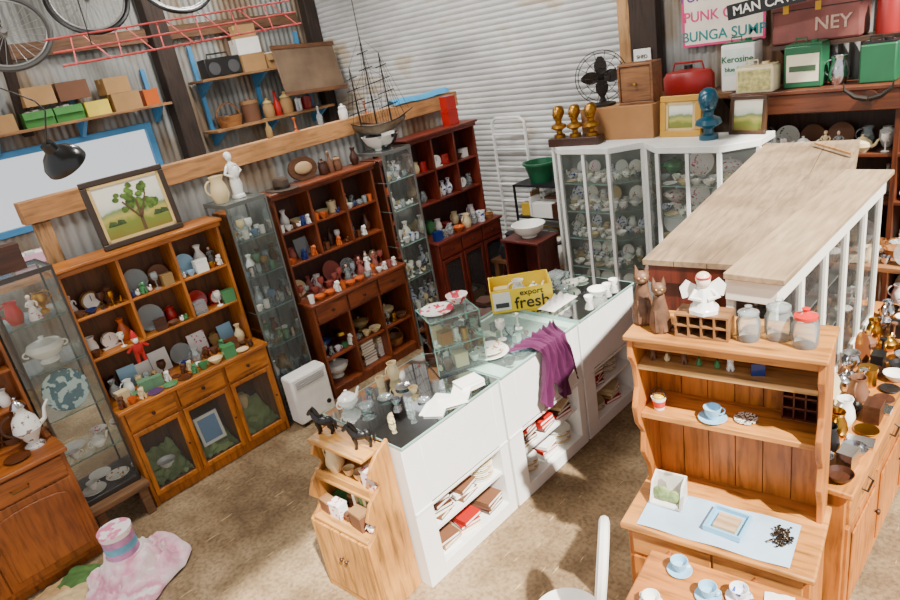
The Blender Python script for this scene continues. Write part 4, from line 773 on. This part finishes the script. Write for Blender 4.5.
R=root('timber_shelf',FR(-1.95,5.58,0),'upper timber plank shelf on the iron wall','shelf');ob('shelf',box(0,2.2,0,.34,2.3,2.33),wood((70,48,34)),R);ob('bracket',prism([(.05,2.3),(.34,2.3),(.34,2.12)],.05,.09,'x'),DKM,R);ob('bracket',prism([(.05,2.3),(.34,2.3),(.34,2.12)],2.1,2.14,'x'),DKM,R)
MAR=paint((128,72,66),.7,var=.3);R=root('suitcase',FR(-1.95,5.6,2.331,0),'worn brownish pink suitcase with faded lettering','suitcase',box(0,.6,0,.26,0,.34),MAR,.02)
text(R,'NEY',.13,paint((190,158,140),.7,var=.3,scale=40),(.42,-.004,.12));ob('suitcase_latch',box(.08,.12,-.006,0,.22,.28),C['brass'][0],R);ob('suitcase_latch',box(.3,.34,-.006,0,.22,.28),C['brass'][0],R);ob('suitcase_seam',box(-.003,.603,-.003,.263,.235,.242),DKM,R)
R=root('metal_can',FR(-1.2,5.72,2.331),'red metal can with black cap on shelf','can',lathe([(0,0),(.085,0),(.085,.24),(.06,.28),(0,.28)],20),REDP);ob('cap',cyl(.035,.28,.34,14),BLK,R)
o=root('tin',FR(-.96,5.72,2.331),'green metal canister on upper shelf','tin',lathe([(0,0),(.09,0),(.09,.3),(.05,.34),(0,.34)],20),GRN);ob('cap',cyl(.03,.34,.38,14),BLK,o)
def sign(F,W,H,label,bg,lines,size,tc,border=None,rz=0):
    R=root('sign',F,label,'sign',box(0,W,-.006,.006,0,H),bg,.002);R.rotation_euler=(0,rz,0)
    n=len(lines)
    for i,s in enumerate(lines): text(R,s,size,tc[i%len(tc)],(W/2,-.008,H*(n-i-.5)/n))
    if border: ob('border',J(box(0,W,-.009,-.006,0,.02),box(0,W,-.009,-.006,H-.02,H),box(0,.02,-.009,-.006,.02,H-.02),box(W-.02,W,-.009,-.006,.02,H-.02)),border,R)
    return R
PK=paint((220,50,120),.5);TQ=paint((30,130,130),.5);PUR=paint((110,60,150),.5);ORG=paint((230,120,40),.5)
R=sign(FR(-2.8,5.9,2.38),.7,.48,'cream sign with pink and teal hand lettering',paint((240,228,210),.6),('FUNK GLUNK','PUNK GUNK','BUNGA SUMP'),.115,(PUR,PK,TQ),PK)
sign(FR(-2.24,5.5,2.57),.56,.11,'black timber sign with white lettering',BLK,('MAN CAVE',),.095,(WHT,),None,-.1)
sign(FR(-3.22,5.78,2.15),.17,.28,'small white notice board on the post',WHT,('SHED','RULES'),.045,(BLK,))
o=root('animal_horns',FR(-1.2,5.27,1.95),'pair of dark curved mounted animal horns','horns',J(tube([(-.01,0,0),(-.08,-.02,.02),(-.14,-.03,.07),(-.15,-.03,.12)],[.02,.017,.01,.002],8),tube([(.01,0,0),(.08,-.02,.02),(.14,-.03,.07),(.15,-.03,.12)],[.02,.017,.01,.002],8)),DKM);ob('mounting_plate',T(cyl(.05,0,.03,18),(0,.05,0),(pi/2,0,0)),wood((70,36,18)),o)
# ============================================================ RIGHT GROUP
YAW=8.5
FB=FR(-1.44,2.62,0,7.6)
R=root('long_cabinet',FB,'long brown cabinet with pale weathered plank top','cabinet')
bd=wood((92,34,20),'z');tp=wood((146,122,94),'y',.8,.35)
ob('body',box(.02,.36,0,2.3,0,1.69),bd,R,bev=.004)
na=[-.02,.125,.27,.42];ma=[-.02,.2,.42,.65];fa=[-.02,.18,.38,.58]
ob('top_panel',J(*[prism([(na[i],-.04),(na[i+1]-.004,-.04),(ma[i+1]-.004,1.52),(fa[i+1]-.004,2.4),(fa[i],2.4),(ma[i],1.52)],1.69,1.715,'z') for i in range(3)]),tp,R)
ob('cornice',box(0,.37,-.03,0,1.6,1.69),bd,R,bev=.004)
o=root('stick',FR(-1.1,4.55,1.74),'thin pale stick lying on the plank top','stick',tube([(0,0,0),(-.3,.32,.0)],.012),TIMZ)
F=FR(-.56,2.53,0,90);pdx,pdz=wood((190,122,50),'x'),wood((184,112,42),'z')
R=root('pine_dresser',F,'long low pine dresser with drawers and panel doors','cabinet')
ob('body',box(0,1.95,0,.46,.05,.77),pdz,R,bev=.004);ob('worktop',box(-.02,1.97,-.03,.47,.77,.8),pdx,R,bev=.006)
for i in range(4): drawer(R,.02+.48*i,.5+.48*i,.6,.75,0,pdx,paint((60,50,40),.4,.8),pull=True);pdoor(R,.02+.48*i,.5+.48*i,.08,.58,0,pdz,wood((60,30,15)),False)
w='on the long pine dresser'
DM=['brass','silver','black','dark wood','black','brown glazed','brown','silver','white china']
fill(F,.0,1.95,.04,.8,.14,['bowl','saucer','plate','book','tin','teacup','basket','candle'],DM,w,dmax=.11,smax=.9)
fill(F,.0,1.95,.14,.8,.2,['bowl','candle','basket','tin','canister','teapot','jug','bowl'],DM,w,dmax=.1,smax=.9)
fill(F,.0,1.95,.235,.8,.3,['basket','bowl','urn','jug','canister','splate','teapot'],DM+['white china','cream china'],w,dmax=.09,smax=.9)
# cream case standing on dresser
FC=FR(-1.05,2.53,0,0);CR=paint((242,238,226),.5,var=.04)
R=root('cream_case',FC,'cream painted glazed case with plank top and dark pots','cabinet')
L=1.66;Wd=.2;Z0=.8
ob('base_panel',box(0,Wd,0,L,Z0,Z0+.05),CR,R,bev=.003)
ob('top_panel',box(.0,Wd+.04,-.03,L+.03,1.70,1.728),wood((166,140,108),'y',.8,.3),R,bev=.004)
ob('cornice',box(0,Wd+.01,-.01,L+.01,1.60,1.70),CR,R,bev=.004)
for y in (0,L-.03): ob('end_frame',J(box(0,.03,y,y+.03,Z0+.05,1.6),box(Wd-.03,Wd,y,y+.03,Z0+.05,1.6),box(.03,Wd-.03,y,y+.03,Z0+.05,Z0+.1)),CR,R)
ob('glass_pane',glz(.03,Wd-.03,.015,Z0+.1,1.6),PANE,R)
n=5;ww=L/n
for xx in (0,Wd-.028):
    for i in range(1,n): ob('post',box(xx,xx+.028,ww*i-.02,ww*i+.02,Z0+.05,1.6),CR,R)
ob('glass_pane',glx(Wd-.012,.03,L-.03,Z0+.05,1.6),PANE,R)
for z in (1.1,1.36): ob('shelf',box(.03,Wd-.03,.03,L-.03,z-.01,z),CR,R)
Mc=FC@Matrix.Rotation(pi/2,4,'Z')
for z in (Z0+.05,1.1,1.36): fill(Mc,.05,L-.05,-.09,z,.22,['jug','bowl','pot','bottle','canister','candle','pot'],['brown glazed','black','dark wood','black','amber glass','brown','black'],'in the cream case',dmax=.12,smin=.8)
# hutch front right
F=FR(-1.27,1.98,0,YAW);hx,hz=wood((200,134,62),'x'),wood((190,116,44),'z')
R=root('pine_hutch',F,'orange pine hutch with plank back and open shelves','cabinet')
W,D,Hb,H=.72,.41,.73,1.55
ob('base_cabinet',box(0,W,0,D,.05,Hb-.03),hz,R,bev=.004);ob('worktop',box(-.02,W+.02,-.04,D,Hb-.03,Hb),hx,R,bev=.008)
drawer(R,.02,.36,.56,.69,0,hx,wood((150,80,35)));drawer(R,.36,.70,.56,.69,0,hx,wood((150,80,35)));pdoor(R,.02,.36,.08,.54,0,hz,wood((60,30,15)));pdoor(R,.36,.7,.08,.54,0,hz,wood((60,30,15)),ks=-1)
y1=.22
sp=[(y1+.06,Hb),(D,Hb),(D,H),(y1-.08,H),(y1-.09,H-.08),(y1-.05,H-.14),(y1-.04,H-.25),(y1-.08,H-.33),(y1-.06,H-.42),(y1+.0,H-.5),(y1-.02,H-.6),(y1+.05,H-.72)]
for x in (0,W-.024): ob('side_panel',prism(sp,x,x+.024,'x'),hz,R,bev=.004)
ob('back_panel',planks(.024,W-.024,D-.02,D,Hb,H,6),hz,R)
ob('top_panel',box(-.01,W+.01,y1-.1,D,H,H+.022),hx,R,bev=.006);ob('shelf',box(.024,W-.024,y1-.04,D-.02,H-.16,H-.135),wood((206,160,98),'x'),R,bev=.003)
ob('shelf',box(.024,W-.024,y1-.04,D-.02,H-.4,H-.375),hx,R,bev=.003)
ob('front_rail',box(.024,W-.024,y1-.07,y1-.05,H-.04,H),hx,R)
HT=H+.022
def cat(F,s,label,mat):
    o=root('cat_figurine',F,label,'figurine',T(J(lathe([(0,0),(.04,0),(.045,.02),(.04,.07),(.028,.12),(.022,.16),(0,.17)],16),tube([(-.016,-.02,.1),(-.016,-.036,.01)],[.012,.012]),tube([(.016,-.02,.1),(.016,-.036,.01)],[.012,.012])),s=s),mat)
    h=ob('head',T(J(ell(0,-.008,.19,.03,.027,.027),ell(0,-.032,.183,.012,.01,.009)),s=s),mat,o)
    for x in (-.017,.017): ob('ear',T(tube([(x,-.005,.205),(x*1.2,-.003,.24)],[.012,.001],6),s=s),mat,o)
    for x in (-.011,.011): ob('eye',T(ell(x,-.033,.195,.004,.003,.004),s=s),C['yellow'][0],o)
    ob('tail',T(tube([(.03,.03,.01),(.05,.0,.01),(.045,-.03,.012)],[.01,.009,.006]),s=s),mat,o)
cw=paint((104,72,50),.5,var=.6,scale=22);cat(F@Matrix.Translation((.03,.27,HT))@Matrix.Rotation(.4,4,'Z'),1.08,'tall brown wooden cat figurine on the hutch top',cw);cat(F@Matrix.Translation((.12,.21,HT))@Matrix.Rotation(.4,4,'Z'),.98,'brown wooden cat figurine on the hutch top',cw)
Fp=F@Matrix.Translation((.19,.17,HT));R=root('pigeonhole_box',Fp,'small wooden pigeonhole display box on the hutch','box')
pw=wood((150,106,66),'x');ob('body',J(box(0,.2,.09,.1,0,.1),box(0,.2,0,.09,0,.008),box(0,.2,0,.09,.092,.1),*[box(x,x+.007,0,.09,.008,.092) for x in (0,.0483,.0966,.1449,.193)],box(.007,.193,0,.09,.048,.054)),pw,R)
o=root('angel_figurine',Fp@Matrix.Translation((.1,.05,.1))@Matrix.Rotation(.4,4,'Z'),'white china winged angel figurine with red headband','figurine',J(lathe([(0,0),(.055,0),(.055,.015),(.04,.03),(.036,.07),(.022,.1),(0,.105)],18,wob=lambda a,z:1+.08*math.sin(6*a)),tube([(-.025,0,.09),(-.05,-.02,.065),(-.01,-.035,.06)],[.012,.01,.008]),tube([(.025,0,.09),(.05,-.02,.065),(.01,-.035,.06)],[.012,.01,.008])),W_)
ob('head',ell(0,-.005,.125,.026,.026,.027),china((240,215,195)),o);ob('hair',J(ell(0,.006,.135,.029,.026,.026)),china((225,200,170)),o);ob('headband',T(ring(.026,.004,18,5),(0,-.002,.143)),china((190,40,30)),o)
for sx in (-1,1): ob('wing',prism([(sx*.015,.06),(sx*.075,.05),(sx*.085,.095),(sx*.06,.125),(sx*.015,.095)],.02,.028,'y'),W_,o)
put('jar','clear glass',F,.45,.22,HT,0,.75,'on the pine hutch top','lidded jars on the hutch top');put('jar','clear glass',F,.545,.26,HT,0,.85,'on the pine hutch top','lidded jars on the hutch top')
put('jar','clear glass',F,.64,.22,HT,0,.8,'',None,'clear glass sweet jar with red lid on the hutch',(GW,china((200,40,35))))
z=H-.135
for i,(x,c,k) in enumerate(((.07,'brown','dog'),(.13,'cream china','bird'),(.2,'brown','dog'),(.26,'green china','bird'),(.33,'green china','bird'),(.38,'white china','dog'),(.48,'dark blue','tin'))): put(k,c,F,x,.24,z,.3,.45,'on the narrow hutch shelf')
z=H-.375
put('saucer','pale blue china',F,.31,.23,z,0,.85,'on the hutch shelf');put('teacup','pale blue china',F,.31,.23,z+.009,.5,.85,'on a saucer on the hutch shelf')
put('plate','gold-rimmed floral china',F,.43,.27,z,0,.42,'on the hutch shelf',mats=(china((235,230,215),(60,50,50),60,.5),)*2,label='small black and white trinket dish on the shelf')
o=root('toy_pail',F@Matrix.Translation((.085,.24,z)),'small white and red toy pail with handle on shelf','pail',lathe([(0,0),(.022,0),(.032,.06),(.03,.06),(.02,.004),(0,.004)],18),W_);ob('band',lathe([(.0245,.012),(.0305,.045)],18),china((200,40,34)),o);ob('handle',tube(arc(0,.058,.031,.045,0,pi,10),.002,5),DKM,o);ob('contents',J(ell(0,0,.058,.024,.024,.014)),C['yellow'][0],o)
R=root('pipe_rack',F@Matrix.Translation((.55,.33,z)),'dark wooden miniature rack on the hutch shelf','rack',J(box(0,.13,.05,.06,0,.2),*[box(0,.13,0,.05,zz,zz+.008) for zz in (0,.05,.1,.15,.192)],*[box(x,x+.006,0,.05,0,.2) for x in (0,.041,.083,.124)]),wood((90,36,18)))
BP=paint((175,200,222),.6,var=.25,scale=3);z=Hb
o=root('table_runner',F@Matrix.Translation((.05,-.02,z+.002)),'pale blue paper runner across the hutch worktop','paper',surf(lambda a,b:(.6*a,.26*b,.003+.003*math.sin(14*a+3*b)),30,8),BP)
R=root('letter_rack',F@Matrix.Translation((.06,.12,z+.009)),'white marbled letter rack with green panel','rack',J(box(0,.14,0,.1,0,.01),box(0,.14,.09,.1,.01,.12),prism([(0,.01),(.1,.01),(.1,.12),(.04,.1)],0,.01,'x'),prism([(0,.01),(.1,.01),(.1,.12),(.04,.1)],.13,.14,'x')),china((225,220,210),(170,160,150),12));ob('rack_panel',T(J(ell(.05,0,.05,.045,.012,.04),ell(.1,0,.045,.03,.012,.035)),(0,.03,0)),paint((130,150,90),.6,var=.5,scale=40),R)
R=root('serving_tray',F@Matrix.Translation((.31,.05,z+.009))@Matrix.Rotation(-.1,4,'Z'),'pale blue square tray with wooden centre','tray',J(box(0,.15,0,.15,0,.006),box(0,.15,0,.008,.006,.025),box(0,.15,.142,.15,.006,.025),box(0,.008,.008,.142,.006,.025),box(.142,.15,.008,.142,.006,.025)),china((130,185,215)));ob('tray_inset',box(.03,.12,.03,.12,.006,.02),wood((215,180,140)),R)
KM=paint((70,60,50),.35,.8,var=.4,scale=40)
kme=mesh(J(ring(.009,.0034,10,5),tube([(.008,0,0),(.036,0,0)],.0028,6),box(.028,.036,-.009,0,-.002,.002)),KM)
for i in range(34):
    a=rng.uniform(0,6.28);q=rng.random()**.7;b_=rng.uniform(0,6.28);p=F@Vector((.6+.04*q*math.cos(b_),.13+.045*q*math.sin(b_),z+.012+.024*(1-q)*rng.random()));o=ob('key',kme);o.location=p;o.rotation_euler=(rng.uniform(-.3,.3),rng.uniform(-.25,.25),a);o.scale=(.85,)*3;tag(o,'old dark metal key in a pile on hutch','key','keys piled on the hutch worktop')
# front table
F=FR(-1.03,1.37,0,YAW);tx=wood((186,116,48),'x')
R=root('pine_table',F,'small pine table with teacups in front of hutch','table');ob('tabletop',box(0,.74,0,.52,.69,.72),tx,R,bev=.008)
for x in (.04,.65):
    for y in (.04,.43): ob('leg',box(x,x+.05,y,y+.05,0,.69),wood((186,116,48),'z'),R)
w='on the small pine table'
for i,(x,y,c) in enumerate(((.14,.45,'pale blue china'),(.27,.37,'pale blue china'),(.37,.41,'blue and white china'),(.1,.24,'white china'))):
    put('saucer',c,F,x,y,.72,0,.72,w,'saucers '+w);put('teacup',c,F,x,y,.728,rng.uniform(0,3),.8,w,'teacups '+w)
for x,y,c in ((.5,.44,(238,236,230)),(.57,.38,(190,205,225)),(.64,.44,(238,236,230))):
    o=ob('napkin',surf(lambda a,b:(-.05+.1*a,-.05+.1*b,.002+.004*math.sin(7*a+3*b)**2),10,10),paint(c,.8));o.location=F@Vector((x,y,.721));o.rotation_euler=(0,0,.3);tag(o,'folded paper napkin lying on the small pine table','napkin','napkins on the pine table')
# white oval-back chair beside the hutch
F=FR(-1.385,1.63,0,-60);R=root('chair',F,'white painted chair with rounded oval back beside hutch','chair');R.scale=(.84,)*3
ob('seat',lathe([(0,.42),(.19,.42),(.2,.44),(.19,.465),(0,.475)],28),WHT,R)
for x,y in ((-.13,-.12),(.13,-.12)): ob('leg',tube([(x,y,0),(x,y,.43)],[.014,.022],8),WHT,R)
for x in (-.1,.1): ob('leg',tube([(x,.17,0),(x,.16,.43),(x*.9,.18,.6)],[.014,.022,.018],8),WHT,R)
ob('back_frame',T(tube([(.18*math.cos(a),.03*math.sin(a),.24*math.sin(a)) for a in [2*pi*i/32 for i in range(32)]],.026,8,True),(0,.2,.82)),WHT,R)
ob('back_panel',T(T(cyl(1,-.006,.006,32),(0,0,0),(pi/2,0,0),(.165,.225,1)),(0,.2,.82),(-.12,0,0)),paint((225,215,195),.8,var=.3,scale=30),R)
# far-right china table
R=root('table',FR(-1.1,4.7,0,0),'timber table stacked with white china','table');ob('tabletop',box(0,1.6,0,.5,.92,.95),wood((150,100,60)),R)
for x in (.02,1.52):
    for y in (.02,.42): ob('leg',box(x,x+.06,y,y+.06,0,.92),wood((150,100,60),'z'),R)
M=FR(-1.1,4.7,.95,0)
for yy in (.09,.25,.41): fill(M,.02,1.58,yy,0,.3,['plate','bowl','jug','tureen','basket','teapot','teacup','splate'],['white china','cream china','white china','wicker','silver','clear glass'],'on the china table',dmax=.15)
# floor bundle
M=FR(-4.0,.58)
def heap(a,b):
    t=2*pi*a;r=.05+.27*b
    r*=1+.5*mn.noise(Vector((1.3*math.cos(t),1.3*math.sin(t),5)))*b
    x,y=r*math.cos(t),r*math.sin(t)
    base=.212 if b<.22 else .212*max(0,1-((b-.22)/.3))**.8*.6+.085*(1-b)**.5
    cr=abs(mn.noise(Vector((x*8,y*8,1))))*.2+abs(mn.noise(Vector((x*20,y*18,3))))*.09
    return (x,y,max(.006,base+.01+(0 if b<.22 else cr*min(1,(b-.22)*5)*(1.02-b)**.6)))
def clothmat():
    m,t,b=nt('patterned_cloth');n=noise(t,6,detail=5);r=ramp(t,n.outputs[0],[(.35,lin((236,226,222))),(.5,lin((232,190,200))),(.6,lin((214,140,165))),(.68,lin((236,222,220))),(.8,lin((190,190,215)))]);t.links.new(r.outputs[0],b.inputs['Base Color']);b.inputs['Roughness'].default_value=.9;return m
o=root('draped_cloth',M,'crumpled pale pink and white cloth heaped on floor','cloth',surf(heap,150,64),clothmat())
R=root('hat_tin',M@Matrix.Translation((0,0,.224)),'pink and blue pastel round tin on the cloth','tin',cyl(.095,0,.15,28),paint((200,140,185),.6,var=.5,scale=9));ob('lid',lathe([(.1,.14),(.1,.175),(.0,.18)],28),china((240,228,228),(225,130,160),12,.52),R);ob('band',lathe([(.0965,.04),(.0965,.09)],28),paint((110,175,205),.6,var=.3,scale=12),R)
R=root('stool',M,'low wooden stool under the draped cloth','stool');ob('seat',cyl(.09,.18,.2,20),wood((120,84,52)),R)
for a in (0,2.1,4.2): ob('leg',tube([(.07*math.cos(a),.07*math.sin(a),0),(.06*math.cos(a),.06*math.sin(a),.18)],.015),wood((120,84,52)),R)
for i,(x,y,c,l) in enumerate(((-4.27,.2,(190,152,102),'flattened brown paper bag on the floor'),(-4.28,.36,(74,112,52),'green printed paper bag on the floor'),(-4.14,.2,(205,180,130),'tan paper packet on the floor'))):
    o=root('paper_bag',FR(x,y,.012+.012*i,30*i+10),l,'paper bag',surf(lambda a,b:(-.14+.28*a,-.11+.22*b,.006+.022*abs(mn.noise(Vector((3*a+i,3*b,i))))+.02*math.sin(pi*a)*math.sin(pi*b)),20,16),paint(c,.8,var=.35,scale=14))
# ============================================================ LIGHT
w=bpy.data.worlds.new('w');S.world=w;w.use_nodes=True;bg=w.node_tree.nodes['Background'];bg.inputs[0].default_value=(.97,.98,1,1);bg.inputs[1].default_value=1.1
def sun(rot,e,ang,col):
    l=bpy.data.lights.new('sun','SUN');l.energy=e;l.angle=math.radians(ang);l.color=col;o=bpy.data.objects.new('sun',l);COL.objects.link(o);o.rotation_euler=[math.radians(r) for r in rot]
sun((12,38,0),17.0,1.5,(1,.95,.86))
for x,y,e in ((-6.5,3.5,130),(-3.6,.6,130),(-3.6,3.6,130)):
    l=bpy.data.lights.new('fill_light','AREA');l.shape='RECTANGLE';l.size=1.0;l.size_y=.2;l.energy=e;l.color=(1,.97,.92);o=bpy.data.objects.new('fill_light',l);COL.objects.link(o);o.location=(x,y,4.9)  # added fill lights, out of view, to brighten the roofed interior
# ============================================================ CAMERA
Rr=Vector((.715,.680,-.167)).normalized();U=Vector((-.146,.374,.914));U=(U-Rr*U.dot(Rr)).normalized();B=Rr.cross(U)
cam=bpy.data.cameras.new('camera');co=bpy.data.objects.new('camera',cam);COL.objects.link(co);cam.lens=26;cam.sensor_width=36
co.matrix_world=Matrix(((Rr.x,U.x,B.x,0),(Rr.y,U.y,B.y,0),(Rr.z,U.z,B.z,2.8),(0,0,0,1)));S.camera=co;cam.clip_start=.05
